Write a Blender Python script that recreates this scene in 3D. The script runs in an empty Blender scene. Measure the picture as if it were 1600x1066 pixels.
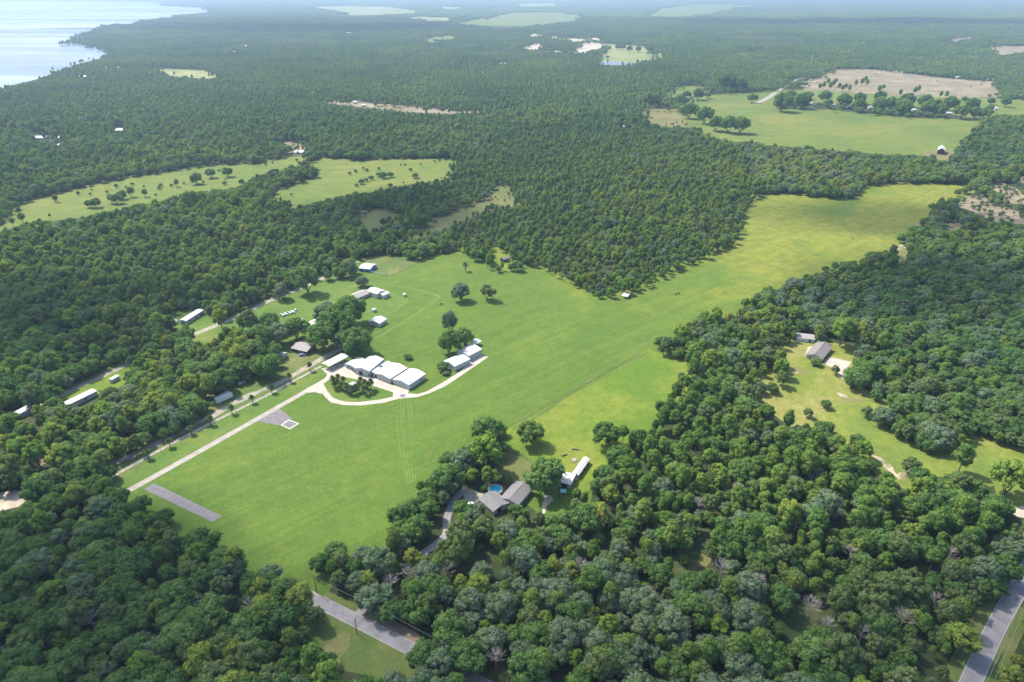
import bpy, bmesh, math, random
import numpy as np
from mathutils import Vector, Matrix

# ------------------------------------------------------------------ camera, sky, sun, exposure
scene = bpy.context.scene
COL = scene.collection
H, FPX = 220.0, 1067.0
PITCH = math.atan(551.0 / FPX)
cam_d = bpy.data.cameras.new('camera')
cam_d.sensor_width = 36.0
cam_d.lens = 36.0 * FPX / 1600.0
cam_d.clip_start = 1.0
cam_d.clip_end = 120000.0
cam = bpy.data.objects.new('camera', cam_d)
cam.location = (0, 0, H)
cam.rotation_euler = (math.pi / 2 - PITCH, 0, 0)
COL.objects.link(cam)
scene.camera = cam

SUN_EL = math.radians(52)
SUN_AZ = (-0.80, 0.60)                      # horizontal direction towards the sun (left, ahead)
world = bpy.data.worlds.new('World')
scene.world = world
world.use_nodes = True
wn = world.node_tree.nodes
sky = wn.new('ShaderNodeTexSky')
sky.sky_type = 'NISHITA'
sky.sun_disc = False
sky.sun_elevation = SUN_EL
sky.sun_rotation = math.atan2(SUN_AZ[0], SUN_AZ[1])
sky.air_density = 1.0
sky.dust_density = 1.6
sky.ozone_density = 1.0
bg = wn['Background']
bg.inputs['Strength'].default_value = 0.15
world.node_tree.links.new(sky.outputs[0], bg.inputs[0])

sun_d = bpy.data.lights.new('sun', 'SUN')
sun_d.energy = 3.8
sun_d.angle = math.radians(1.6)
sun_d.color = (1.0, 0.94, 0.83)
sun = bpy.data.objects.new('sun', sun_d)
to_sun = Vector((SUN_AZ[0] * math.cos(SUN_EL), SUN_AZ[1] * math.cos(SUN_EL), math.sin(SUN_EL)))
sun.rotation_euler = to_sun.to_track_quat('Z', 'Y').to_euler()
sun.location = (-400, 400, 600)
COL.objects.link(sun)

vs = scene.view_settings
vs.view_transform = 'Standard'
vs.look = 'None'
vs.gamma = 1.0
vs.use_curve_mapping = False
vs.exposure = 1.27
scene.cycles.max_bounces = 6
scene.cycles.diffuse_bounces = 3
scene.cycles.transparent_max_bounces = 24
scene.cycles.volume_bounces = 1
scene.cycles.use_denoising = True

rng = np.random.default_rng(11)
random.seed(5)

# ------------------------------------------------------------------ survey helpers: map pixel -> ground metres
SP, CP = math.sin(PITCH), math.cos(PITCH)

def P(px, py, h=0.0):
    dx, dy = px - 800.0, py - 533.0
    z = -(FPX * SP + dy * CP)
    y = FPX * CP - dy * SP
    t = (H - h) / -z
    return (dx * t, y * t)

def depth(px, py):
    return H / (FPX * SP + (py - 533.0) * CP) * FPX

def mpp(px, py):                            # metres across one map pixel
    return depth(px, py) / FPX

def proj(x, y, z):
    f = y * CP - (z - H) * SP
    u = y * SP + (z - H) * CP
    return 800 + FPX * x / f, 533 - FPX * u / f

def inpoly(px, py, poly):
    p = np.asarray(poly, float)
    x0, y0 = p[:, 0], p[:, 1]
    res = np.zeros(px.shape, bool)
    bb = (px >= x0.min()) & (px <= x0.max()) & (py >= y0.min()) & (py <= y0.max())
    if not bb.any():
        return res
    qx, qy = px[bb], py[bb]
    c = np.zeros(qx.shape, bool)
    n = len(p)
    for i in range(n):
        xa, ya = p[i]
        xb, yb = p[(i + 1) % n]
        if ya == yb:
            continue
        k = (ya > qy) != (yb > qy)
        c ^= k & (qx < (xb - xa) * (qy - ya) / (yb - ya) + xa)
    res[bb] = c
    return res

# ------------------------------------------------------------------ material helpers
def newmat(name):
    m = bpy.data.materials.new(name)
    m.use_nodes = True
    nt = m.node_tree
    nt.nodes.clear()
    out = nt.nodes.new('ShaderNodeOutputMaterial')
    return m, nt, out

def N(nt, kind, **kw):
    n = nt.nodes.new(kind)
    for k, v in kw.items():
        if hasattr(n, k) and k not in n.inputs:
            setattr(n, k, v)
        else:
            n.inputs[k].default_value = v
    return n

def L(nt, a, b):
    nt.links.new(a, b)

def ramp(nt, fac, stops):
    r = nt.nodes.new('ShaderNodeValToRGB')
    e = r.color_ramp.elements
    while len(e) < len(stops):
        e.new(0.5)
    for el, (p, c) in zip(e, stops):
        el.position = p
        el.color = (c[0], c[1], c[2], 1)
    L(nt, fac, r.inputs['Fac'])
    return r.outputs['Color']

def mix(nt, fac, a, b, blend='MIX'):
    m = nt.nodes.new('ShaderNodeMix')
    m.data_type = 'RGBA'
    m.blend_type = blend
    for s, v in ((m.inputs['Factor'], fac), (m.inputs['A'], a), (m.inputs['B'], b)):
        if isinstance(v, (int, float)):
            s.default_value = v
        elif isinstance(v, tuple):
            s.default_value = (v[0], v[1], v[2], 1)
        else:
            L(nt, v, s)
    return m.outputs['Result']

def noise(nt, vec, scale, detail=4.0, rough=0.55, dist=0.0):
    n = nt.nodes.new('ShaderNodeTexNoise')
    n.inputs['Scale'].default_value = scale
    n.inputs['Detail'].default_value = detail
    n.inputs['Roughness'].default_value = rough
    n.inputs['Distortion'].default_value = dist
    if vec is not None:
        L(nt, vec, n.inputs['Vector'])
    return n.outputs['Fac']

def mrange(nt, v, a, b, c=0.0, d=1.0):
    m = nt.nodes.new('ShaderNodeMapRange')
    L(nt, v, m.inputs['Value'])
    for k, q in (('From Min', a), ('From Max', b), ('To Min', c), ('To Max', d)):
        m.inputs[k].default_value = q
    return m.outputs['Result']

def math2(nt, op, a, b):
    m = nt.nodes.new('ShaderNodeMath')
    m.operation = op
    for s, v in zip(m.inputs, (a, b)):
        if isinstance(v, (int, float)):
            s.default_value = v
        else:
            L(nt, v, s)
    return m.outputs[0]

def position(nt):
    return nt.nodes.new('ShaderNodeNewGeometry').outputs['Position']

def surface(nt, out, color, rough=0.9, spec=0.2, bump=None, bstr=0.3, bdist=0.2, metal=0.0):
    b = nt.nodes.new('ShaderNodeBsdfPrincipled')
    if isinstance(color, tuple):
        b.inputs['Base Color'].default_value = (*color, 1)
    else:
        L(nt, color, b.inputs['Base Color'])
    b.inputs['Roughness'].default_value = rough
    b.inputs['Specular IOR Level'].default_value = spec
    b.inputs['Metallic'].default_value = metal
    if bump is not None:
        bn = nt.nodes.new('ShaderNodeBump')
        bn.inputs['Strength'].default_value = bstr
        bn.inputs['Distance'].default_value = bdist
        L(nt, bump, bn.inputs['Height'])
        L(nt, bn.outputs[0], b.inputs['Normal'])
    L(nt, b.outputs[0], out.inputs['Surface'])
    return b

def plain(name, c, rough=0.7, var=0.18, scale=0.6, spec=0.3, c2=None):
    m, nt, out = newmat(name)
    pos = nt.nodes.new('ShaderNodeTexCoord').outputs['Object']
    f = noise(nt, pos, scale, 5, 0.6)
    c2 = c2 or tuple(x * (1 - var * 2) for x in c)
    col = ramp(nt, f, [(0.3, c2), (0.62, c)])
    surface(nt, out, col, rough, spec)
    return m

def roofing(name, c, seam=0.6, rough=0.5, var=0.15, axis='X', dirt=(0.3, 0.27, 0.22), dirt_amt=0.25):
    m, nt, out = newmat(name)
    tc = nt.nodes.new('ShaderNodeTexCoord').outputs['Object']
    wv = nt.nodes.new('ShaderNodeTexWave')
    wv.bands_direction = axis
    wv.inputs['Scale'].default_value = 0.3 / seam
    wv.inputs['Distortion'].default_value = 0.0
    L(nt, tc, wv.inputs['Vector'])
    f = noise(nt, tc, 0.35, 6, 0.65)
    st = mrange(nt, f, 0.48, 0.75, 0, dirt_amt)
    base = mix(nt, mrange(nt, wv.outputs['Fac'], 0.0, 0.25, 0.35, 0.0), c, tuple(x * 0.7 for x in c))
    col = mix(nt, st, base, dirt)
    surface(nt, out, col, rough, 0.4, bump=wv.outputs['Fac'], bstr=0.25, bdist=0.05)
    return m

def grass(name, g1, g2, g3, big=0.012, stripes=0.0, angle=0.0, speck=0.5, dirt=None, dirt_lo=0.62, grad=None):
    m, nt, out = newmat(name)
    pos = position(nt)
    a = noise(nt, pos, big, 5, 0.6, 0.6)
    if grad:                                # colour shifts from the first tone toward the third along one direction
        sep = nt.nodes.new('ShaderNodeSeparateXYZ')
        L(nt, pos, sep.inputs[0])
        dirv = math2(nt, 'ADD', math2(nt, 'MULTIPLY', sep.outputs[0], grad[0]), math2(nt, 'MULTIPLY', sep.outputs[1], grad[1]))
        a = math2(nt, 'ADD', math2(nt, 'MULTIPLY', a, 0.9), mrange(nt, dirv, grad[2], grad[3], -0.12, 0.2))
    c = ramp(nt, a, [(0.36, g1), (0.5, g2), (0.64, g3)])
    mid = noise(nt, pos, big * 9, 6, 0.65)
    c = mix(nt, mrange(nt, mid, 0.4, 0.68, 0.0, 0.6), c, tuple(x * 0.7 for x in g1))
    weeds = noise(nt, pos, big * 28, 5, 0.7, 1.5)
    c = mix(nt, mrange(nt, weeds, 0.52, 0.7, 0.0, 0.5), c, (g3[0] * 0.95, g3[1] * 0.85, g3[2] * 1.1))
    c = mix(nt, mrange(nt, weeds, 0.46, 0.3, 0.0, 0.55), c, tuple(x * 0.6 for x in g1))
    fine = noise(nt, pos, 0.55, 5, 0.7)
    c = mix(nt, mrange(nt, fine, 0.3, 0.75, 0.0, speck), c, tuple(x * 0.6 for x in g1))
    if stripes:                             # mowing swaths: noise drawn out along the mowing direction
        for sc_, amt, sx in ((0.16, stripes, 0.05), (0.5, stripes * 0.8, 0.03)):
            mp = nt.nodes.new('ShaderNodeMapping')
            mp.vector_type = 'TEXTURE'
            mp.inputs['Rotation'].default_value = (0, 0, angle)
            mp.inputs['Scale'].default_value = (1 / sx, 1, 1)
            L(nt, pos, mp.inputs['Vector'])
            sw = noise(nt, mp.outputs[0], sc_, 3, 0.6, 0.8)
            c = mix(nt, mrange(nt, sw, 0.5, 0.68, 0.0, amt), c, tuple(x * 0.62 for x in g1))
            c = mix(nt, mrange(nt, sw, 0.46, 0.3, 0.0, amt * 0.3), c, g3)
    if dirt:
        dn = noise(nt, pos, 0.05, 7, 0.7, 0.5)
        c = mix(nt, mrange(nt, dn, dirt_lo, dirt_lo + 0.1, 0, 0.9), c, dirt)
    surface(nt, out, c, 0.95, 0.1, bump=fine, bstr=0.6, bdist=0.5)
    return m

def leafmat(name, stops, moss=None):
    m, nt, out = newmat(name)
    oi = nt.nodes.new('ShaderNodeObjectInfo')
    pos = position(nt)
    at = nt.nodes.new('ShaderNodeAttribute')
    at.attribute_name = 'tone'
    stand = noise(nt, pos, 0.006, 3, 0.6)
    f = math2(nt, 'ADD', math2(nt, 'MULTIPLY', oi.outputs['Random'], 0.55), math2(nt, 'MULTIPLY', at.outputs['Fac'], 0.45))
    f = math2(nt, 'ADD', math2(nt, 'MULTIPLY', f, 0.7), mrange(nt, stand, 0.3, 0.7, 0.0, 0.3))
    c = ramp(nt, f, stops)
    st2 = noise(nt, pos, 0.0035, 5, 0.65, 0.5)
    c = mix(nt, mrange(nt, st2, 0.5, 0.68, 0, 1.0), c, mix(nt, 1.0, c, (1.38, 1.2, 0.95), 'MULTIPLY'))
    c = mix(nt, mrange(nt, st2, 0.46, 0.32, 0, 1.0), c, mix(nt, 1.0, c, (0.72, 0.82, 1.0), 'MULTIPLY'))
    if moss:
        mo = noise(nt, pos, 0.35, 3)
        c = mix(nt, mrange(nt, mo, 0.45, 0.65, 0, 0.75), c, moss)
    d = N(nt, 'ShaderNodeBsdfDiffuse')
    t = N(nt, 'ShaderNodeBsdfTranslucent')
    L(nt, c, d.inputs['Color'])
    L(nt, mix(nt, 1.0, c, (1.0, 1.15, 0.55), 'MULTIPLY'), t.inputs['Color'])
    ms = nt.nodes.new('ShaderNodeMixShader')
    ms.inputs[0].default_value = 0.42
    L(nt, d.outputs[0], ms.inputs[1])
    L(nt, t.outputs[0], ms.inputs[2])
    L(nt, ms.outputs[0], out.inputs['Surface'])
    return m

M = {}
M['field'] = grass('field_grass', (0.076, 0.135, 0.021), (0.104, 0.156, 0.023), (0.205, 0.210, 0.032), 0.011, 0.28, math.radians(40), 0.42, grad=(0.8, 0.6, 200, 560))
M['runway'] = grass('runway_grass', (0.125, 0.215, 0.026), (0.20, 0.26, 0.030), (0.29, 0.29, 0.042), 0.010, 0.25, math.radians(60), 0.35)
M['lawn'] = grass('lawn_grass', (0.078, 0.140, 0.025), (0.104, 0.160, 0.03), (0.16, 0.18, 0.042), 0.02, 0.0, 0, 0.4)
M['yard'] = grass('yard_grass', (0.08, 0.125, 0.03), (0.11, 0.14, 0.038), (0.17, 0.165, 0.06), 0.03, 0.0, 0, 0.4, (0.33, 0.28, 0.19), 0.66)
M['bright'] = grass('bright_grass', (0.084, 0.150, 0.018), (0.130, 0.180, 0.022), (0.20, 0.205, 0.036), 0.02, 0.0, 0, 0.35)
M['homestead'] = grass('homestead_grass', (0.105, 0.155, 0.03), (0.165, 0.20, 0.03), (0.25, 0.225, 0.07), 0.022, 0.0, 0, 0.4, (0.42, 0.34, 0.22), 0.70, grad=(-0.4, 0.92, 100, 300))
M['dry'] = grass('dry_grass', (0.111, 0.126, 0.037), (0.163, 0.148, 0.052), (0.207, 0.170, 0.074), 0.02, 0.0, 0, 0.4)
M['brown'] = grass('brown_weeds', (0.095, 0.122, 0.038), (0.12, 0.132, 0.045), (0.155, 0.143, 0.06), 0.02, 0.0, 0, 0.5)
M['farfield'] = grass('far_pasture', (0.092, 0.138, 0.026), (0.125, 0.160, 0.030), (0.175, 0.180, 0.040), 0.006, 0.3, 0.1, 0.3)
M['palefield'] = grass('pale_far_pasture', (0.155, 0.185, 0.059), (0.207, 0.229, 0.081), (0.252, 0.252, 0.104), 0.003, 0.0, 0, 0.3)
M['clearcut'] = grass('clearcut_ground', (0.165, 0.145, 0.085), (0.25, 0.205, 0.135), (0.37, 0.305, 0.205), 0.016, 0.6, 0.3, 0.5, (0.104, 0.126, 0.052), 0.55)
M['scrub'] = grass('scrub_ground', (0.05, 0.075, 0.025), (0.07, 0.088, 0.032), (0.115, 0.108, 0.055), 0.08, 0.0, 0, 0.5)
M['understory'] = grass('understory', (0.034, 0.054, 0.018), (0.046, 0.062, 0.023), (0.068, 0.068, 0.032), 0.02, 0.0, 0, 0.5)
M['track'] = grass('worn_grass', (0.10, 0.175, 0.033), (0.125, 0.195, 0.045), (0.16, 0.21, 0.06), 0.06, 0.0, 0, 0.5)
M['rut'] = grass('dark_rut', (0.07, 0.12, 0.02), (0.10, 0.14, 0.03), (0.17, 0.15, 0.06), 0.06, 0.0, 0, 0.5)
M['sandy'] = grass('sand_in_grass', (0.141, 0.148, 0.052), (0.178, 0.163, 0.067), (0.222, 0.185, 0.096), 0.05, 0.0, 0, 0.3, (0.407, 0.340, 0.259), 0.5)
M['sand'] = plain('pale_sand', (0.385, 0.333, 0.259), 0.95, 0.22, 0.15, 0.1, (0.244, 0.207, 0.141))
M['dirt'] = plain('brown_dirt', (0.222, 0.163, 0.111), 0.95, 0.2, 0.2, 0.1, (0.111, 0.104, 0.052))
M['lane'] = plain('sandy_lane', (0.296, 0.266, 0.222), 0.95, 0.2, 0.25, 0.1, (0.163, 0.163, 0.104))
M['concrete'] = plain('concrete', (0.370, 0.333, 0.281), 0.85, 0.12, 0.3, 0.2, (0.281, 0.252, 0.207))
M['oldconcrete'] = plain('old_concrete', (0.296, 0.266, 0.229), 0.85, 0.15, 0.3, 0.2, (0.215, 0.192, 0.163))
M['asphalt'] = plain('old_asphalt', (0.159, 0.144, 0.152), 0.9, 0.12, 0.4, 0.2, (0.115, 0.104, 0.107))
M['road'] = plain('road_asphalt', (0.225, 0.215, 0.215), 0.85, 0.08, 0.18, 0.25, (0.141, 0.133, 0.137))
M['paint'] = plain('white_paint', (0.533, 0.533, 0.503), 0.7, 0.1, 2.0)
M['edge'] = plain('edge_paint', (0.45, 0.44, 0.40), 0.8, 0.2, 1.0)
M['white'] = plain('white_wall', (0.407, 0.407, 0.400), 0.6, 0.06, 0.5)
M['cream'] = plain('cream_wall', (0.444, 0.414, 0.348), 0.7, 0.08, 0.5)
M['greywall'] = plain('grey_wall', (0.36, 0.36, 0.36), 0.7, 0.1, 0.5)
M['bluewall'] = plain('blue_wall', (0.10, 0.17, 0.32), 0.7, 0.1, 0.5)
M['tealwall'] = plain('pale_teal_wall', (0.45, 0.56, 0.54), 0.7, 0.1, 0.5)
M['darkwood'] = plain('dark_wood', (0.06, 0.05, 0.045), 0.8, 0.1, 0.8)
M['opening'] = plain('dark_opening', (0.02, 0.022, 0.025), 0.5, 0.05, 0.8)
M['glass'] = plain('window_glass', (0.03, 0.04, 0.05), 0.08, 0.05, 0.8, 0.6)
M['door'] = plain('door_panel', (0.370, 0.377, 0.370), 0.5, 0.08, 0.8)
M['roofw'] = roofing('white_metal_roof', (0.46, 0.46, 0.455), 0.7, 0.45, 0.1, 'X', (0.370, 0.355, 0.318), 0.4)
M['roofl'] = roofing('pale_metal_roof', (0.422, 0.415, 0.394), 0.7, 0.5, 0.1, 'X', (0.258, 0.238, 0.204), 0.35)
M['roofg'] = roofing('grey_shingle_roof', (0.137, 0.130, 0.130), 0.35, 0.9, 0.1, 'Y', (0.215, 0.200, 0.192), 0.6)
M['roofb'] = roofing('brown_grey_roof', (0.252, 0.229, 0.215), 0.35, 0.85, 0.1, 'Y', (0.163, 0.148, 0.133), 0.45)
M['roofbrown'] = roofing('brown_shingle_roof', (0.165, 0.145, 0.135), 0.35, 0.85, 0.1, 'Y', (0.12, 0.105, 0.095), 0.45)
M['roofteal'] = roofing('teal_tarp', (0.22, 0.52, 0.50), 0.5, 0.5, 0.1, 'X', (0.45, 0.6, 0.58), 0.4)
M['metal'] = plain('galvanised_metal', (0.42, 0.43, 0.44), 0.4, 0.1, 1.0, 0.5)
M['bark'] = plain('bark', (0.13, 0.105, 0.085), 0.95, 0.2, 2.0, 0.1)
M['pinebark'] = plain('pine_bark', (0.17, 0.12, 0.09), 0.95, 0.2, 2.0, 0.1)
M['deadwood'] = plain('bleached_wood', (0.36, 0.32, 0.28), 0.95, 0.15, 2.0, 0.1)
M['pole'] = plain('pole_wood', (0.13, 0.11, 0.10), 0.9, 0.1, 2.0, 0.1)
M['wire'] = plain('wire_metal', (0.25, 0.25, 0.25), 0.6, 0.05, 2.0)
M['pool'] = plain('pool_water', (0.03, 0.50, 0.62), 0.06, 0.05, 0.6, 0.5, (0.02, 0.42, 0.56))
M['plastic'] = plain('white_plastic', (0.548, 0.555, 0.555), 0.5, 0.06, 1.0)
M['vehicle'] = plain('white_vehicle_paint', (0.503, 0.503, 0.503), 0.3, 0.05, 1.0, 0.5)
M['tyre'] = plain('black_rubber', (0.02, 0.02, 0.02), 0.9, 0.05, 1.0)
M['animal'] = plain('black_hide', (0.015, 0.013, 0.012), 0.9, 0.05, 3.0, 0.1)
M['log'] = plain('weathered_log', (0.20, 0.16, 0.12), 0.95, 0.15, 2.0, 0.1)
M['leaf_oak'] = leafmat('oak_leaves', [(0.1, (0.071, 0.140, 0.043)), (0.5, (0.112, 0.194, 0.055)), (0.9, (0.181, 0.257, 0.079))])
M['leaf_moss'] = leafmat('mossy_oak_leaves', [(0.1, (0.095, 0.157, 0.072)), (0.5, (0.133, 0.199, 0.098)), (0.9, (0.180, 0.234, 0.134))], (0.200, 0.234, 0.175))
M['leaf_bright'] = leafmat('bright_leaves', [(0.1, (0.118, 0.219, 0.043)), (0.5, (0.181, 0.274, 0.053)), (0.9, (0.286, 0.274, 0.068))])
M['leaf_pine'] = leafmat('pine_needles', [(0.1, (0.088, 0.167, 0.043)), (0.5, (0.139, 0.226, 0.053)), (0.9, (0.212, 0.274, 0.068))])
M['leaf_olive'] = leafmat('olive_leaves', [(0.1, (0.104, 0.154, 0.056)), (0.5, (0.147, 0.199, 0.072)), (0.9, (0.200, 0.239, 0.103))])
M['leaf_palm'] = leafmat('palm_fronds', [(0.1, (0.066, 0.103, 0.032)), (0.5, (0.096, 0.130, 0.044)), (0.9, (0.163, 0.165, 0.071))])

def lake_mat():
    m, nt, out = newmat('lake_water')
    pos = position(nt)
    mp = nt.nodes.new('ShaderNodeMapping')
    mp.inputs['Scale'].default_value = (0.15, 1.0, 1.0)
    L(nt, pos, mp.inputs['Vector'])
    wind = noise(nt, mp.outputs[0], 0.0016, 5, 0.6)
    rp = noise(nt, pos, 0.35, 3)
    b = surface(nt, out, (0.12, 0.17, 0.20), 0.2, 0.35, bump=rp, bstr=0.25, bdist=0.3)
    L(nt, mrange(nt, wind, 0.38, 0.62, 0.08, 0.38), b.inputs['Roughness'])
    d = nt.nodes.new('ShaderNodeBsdfDiffuse')
    d.inputs['Color'].default_value = (0.125, 0.16, 0.19, 1)
    ms = nt.nodes.new('ShaderNodeMixShader')
    L(nt, mrange(nt, wind, 0.35, 0.65, 0.35, 0.75), ms.inputs[0])
    L(nt, b.outputs[0], ms.inputs[1])
    L(nt, d.outputs[0], ms.inputs[2])
    L(nt, ms.outputs[0], out.inputs['Surface'])
    return m
M['lake'] = lake_mat()

# ------------------------------------------------------------------ object helpers
def mesh_obj(name, verts, faces, mat, parent=None, smooth=False):
    me = bpy.data.meshes.new(name)
    me.from_pydata([tuple(v) for v in verts], [], [tuple(f) for f in faces])
    if mat is not None:
        me.materials.append(mat)
    if smooth:
        me.polygons.foreach_set('use_smooth', [True] * len(me.polygons))
    me.update()
    o = bpy.data.objects.new(name, me)
    COL.objects.link(o)
    if parent is not None:
        o.parent = parent
    return o

def tag(o, label=None, cat=None, group=None, kind=None):
    for k, v in (('label', label), ('category', cat), ('group', group), ('kind', kind)):
        if v:
            o[k] = v
    return o

def empty(name, loc, rz=0.0):
    o = bpy.data.objects.new(name, None)
    o.empty_display_size = 1.0
    o.location = loc
    o.rotation_euler = (0, 0, rz)
    COL.objects.link(o)
    return o

def copy_tree(o, parent=None):
    c = o.copy()
    COL.objects.link(c)
    c.parent = parent
    for ch in o.children:
        copy_tree(ch, c)
    return c

def rough_edge(pts, amp, step):
    out = []
    n = len(pts)
    for i in range(n):
        a, b = np.array(pts[i]), np.array(pts[(i + 1) % n])
        d = np.linalg.norm(b - a)
        k = max(1, int(d / step))
        nrm = np.array([-(b - a)[1], (b - a)[0]]) / max(d, 1e-6)
        for j in range(k):
            p = a + (b - a) * j / k
            q = p + nrm * rng.normal(0, amp) if j else p
            out.append((q[0], q[1]))
    return out

def sheet(name, poly, z, mat, jit=0.0, step=12.0, pix=True, parent=None, margin=0.0):
    pts = [P(*p) for p in poly] if pix else list(poly)
    if jit:
        pts = rough_edge(pts, jit, step)
    a = sum(pts[i][0] * pts[(i + 1) % len(pts)][1] - pts[(i + 1) % len(pts)][0] * pts[i][1] for i in range(len(pts)))
    if a < 0:
        pts = pts[::-1]
    n = len(pts)
    vv, ff = [(x, y, z) for x, y in pts], [tuple(range(n))]
    if margin:                              # the cover goes on a little way under the surrounding trees
        for i in range(n):
            a, b, c = np.array(pts[i - 1]), np.array(pts[i]), np.array(pts[(i + 1) % n])
            t = c - a
            t = t / max(np.linalg.norm(t), 1e-6)
            q = b + np.array([t[1], -t[0]]) * margin
            vv.append((q[0], q[1], z - 0.012 - 0.03 * random.random()))
        vv += [(x, y, z - 0.006) for x, y in pts]
        for i in range(n):
            j = (i + 1) % n
            ff.append((2 * n + i, n + i, n + j, 2 * n + j))
    o = mesh_obj(name, vv, ff, mat, parent)
    if parent is None:
        o['kind'] = 'structure'
    return o

def smooth_line(pts, n=6):
    p = [np.array(q, float) for q in pts]
    p = [2 * p[0] - p[1]] + p + [2 * p[-1] - p[-2]]
    out = []
    for i in range(1, len(p) - 2):
        for k in range(n):
            t = k / n
            out.append(0.5 * ((2 * p[i]) + (-p[i - 1] + p[i + 1]) * t + (2 * p[i - 1] - 5 * p[i] + 4 * p[i + 1] - p[i + 2]) * t * t + (-p[i - 1] + 3 * p[i] - 3 * p[i + 1] + p[i + 2]) * t ** 3))
    out.append(p[-2])
    return out

def ribbon(name, line, width, z, mat, n=5, pix=True, off=0.0, wob=0.0, parent=None):
    pts = [np.array(P(*q)) if pix else np.array(q) for q in line]
    pts = smooth_line(pts, n) if n > 1 else pts
    vs_, fs = [], []
    for i, p in enumerate(pts):
        t = pts[min(i + 1, len(pts) - 1)] - pts[max(i - 1, 0)]
        t = t / max(np.linalg.norm(t), 1e-6)
        nn = np.array([-t[1], t[0]])
        w0 = width / 2 + (rng.normal(0, wob) if wob else 0)
        w1 = width / 2 + (rng.normal(0, wob) if wob else 0)
        for s in (off + w0, off - w1):
            q = p + nn * s
            vs_.append((q[0], q[1], z))
        if i:
            fs.append((2 * i - 2, 2 * i - 1, 2 * i + 1, 2 * i))
    o = mesh_obj(name, vs_, fs, mat, parent)
    if parent is None:
        o['kind'] = 'structure'
    return o

def tube_data(path, radii, seg=6):
    vs_, fs = [], []
    for i, p in enumerate(path):
        p = Vector(p)
        t = (Vector(path[min(i + 1, len(path) - 1)]) - Vector(path[max(i - 1, 0)])).normalized()
        a = t.orthogonal().normalized()
        b = t.cross(a)
        for k in range(seg):
            an = 2 * math.pi * k / seg
            vs_.append(tuple(p + (a * math.cos(an) + b * math.sin(an)) * radii[i]))
        if i:
            for k in range(seg):
                k2 = (k + 1) % seg
                fs.append(((i - 1) * seg + k, (i - 1) * seg + k2, i * seg + k2, i * seg + k))
    fs.append(tuple(range((len(path) - 1) * seg, len(path) * seg)))
    return vs_, fs

class MB:
    def __init__(s):
        s.v, s.f = [], []

    def add(s, vs_, fs):
        n = len(s.v)
        s.v += [tuple(q) for q in vs_]
        s.f += [tuple(i + n for i in q) for q in fs]
        return s

    def box(s, x0, x1, y0, y1, z0, z1):
        return s.add([(x0, y0, z0), (x1, y0, z0), (x1, y1, z0), (x0, y1, z0), (x0, y0, z1), (x1, y0, z1), (x1, y1, z1), (x0, y1, z1)],
                     [(3, 2, 1, 0), (4, 5, 6, 7), (0, 1, 5, 4), (1, 2, 6, 5), (2, 3, 7, 6), (3, 0, 4, 7)])

    def tube(s, path, radii, seg=6):
        return s.add(*tube_data(path, radii, seg))

    def build(s, name, mat, parent=None, smooth=False):
        return mesh_obj(name, s.v, s.f, mat, parent, smooth)

# ------------------------------------------------------------------ ground, fields, water
ground = mesh_obj('ground', [(-60000, -3000, -0.02), (60000, -3000, -0.02), (60000, 75000, -0.02), (-60000, 75000, -0.02)], [(0, 1, 2, 3)], M['understory'])
ground['kind'] = 'structure'

LAKE = [(-400, 215), (-100, 160), (0, 141), (15, 134), (30, 131), (55, 125), (78, 117), (95, 110), (120, 101), (150, 93), (165, 90), (178, 86), (170, 80), (160, 76), (145, 73), (130, 70), (119, 63), (124, 57), (131, 51), (150, 46), (170, 40), (180, 38), (200, 38), (215, 38), (225, 32), (260, 28), (280, 25), (325, 19), (327, 12), (290, 10.5), (255, 9), (252, 3), (100, 1.5), (-300, 1.5), (-900, 1.5), (-900, 200)]
sheet('lake', LAKE, 0.5, M['lake'])

MAIN = [(192, 768), (186, 752), (250, 708), (330, 662), (412, 622), (500, 574), (520, 556), (490, 548), (470, 560), (440, 560), (447, 545), (475, 520), (440, 503), (400, 505), (375, 492), (400, 484), (441, 468), (480, 452), (511, 440), (560, 432), (560, 402), (590, 402), (625, 400), (645, 408), (690, 398), (718, 391), (735, 410), (770, 427), (800, 425), (835, 420), (875, 438), (935, 468), (975, 466), (1010, 452), (1060, 422), (1100, 408), (1150, 383), (1165, 350), (1172, 322), (1190, 305), (1220, 303), (1300, 312), (1340, 310), (1352, 293), (1400, 288), (1522, 289), (1512, 300), (1485, 310), (1462, 316), (1442, 350), (1412, 370), (1385, 390), (1360, 398), (1310, 413), (1260, 428), (1225, 440), (1170, 462), (1140, 490), (1118, 476), (1100, 475), (1083, 498), (1040, 528), (1013, 545), (1030, 554), (1068, 566), (1066, 585), (1040, 605), (1020, 640), (1003, 662), (1000, 670), (972, 668), (960, 661), (930, 662), (930, 690), (945, 700), (940, 715), (930, 722), (925, 735), (895, 760), (890, 775), (868, 790), (830, 760), (800, 705), (790, 670), (770, 655), (740, 662), (735, 690), (700, 702), (680, 735), (650, 752), (610, 775), (600, 800), (598, 835), (578, 852), (570, 848), (545, 848), (500, 860), (480, 872), (478, 890), (490, 905), (500, 922), (462, 912), (445, 890), (420, 882), (400, 864), (377, 855), (362, 836), (327, 834), (289, 821), (264, 805), (244, 796), (225, 787), (208, 771)]
sheet('grass_field', MAIN, 0.03, M['field'], 0.5, 10, margin=11)
sheet('grass_meadow', [(1012, 546), (1070, 562), (1085, 600), (1030, 650), (1010, 690), (960, 740), (900, 780), (870, 745), (800, 700), (790, 672), (830, 650), (900, 612), (960, 578)], 0.06, M['bright'], 1.0, 10)
sheet('drive_lawn', [(190, 766), (185, 750), (250, 708), (412, 622), (503, 574), (510, 583), (490, 600), (440, 628), (337, 688), (219, 755)], 0.05, M['lawn'])
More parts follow.
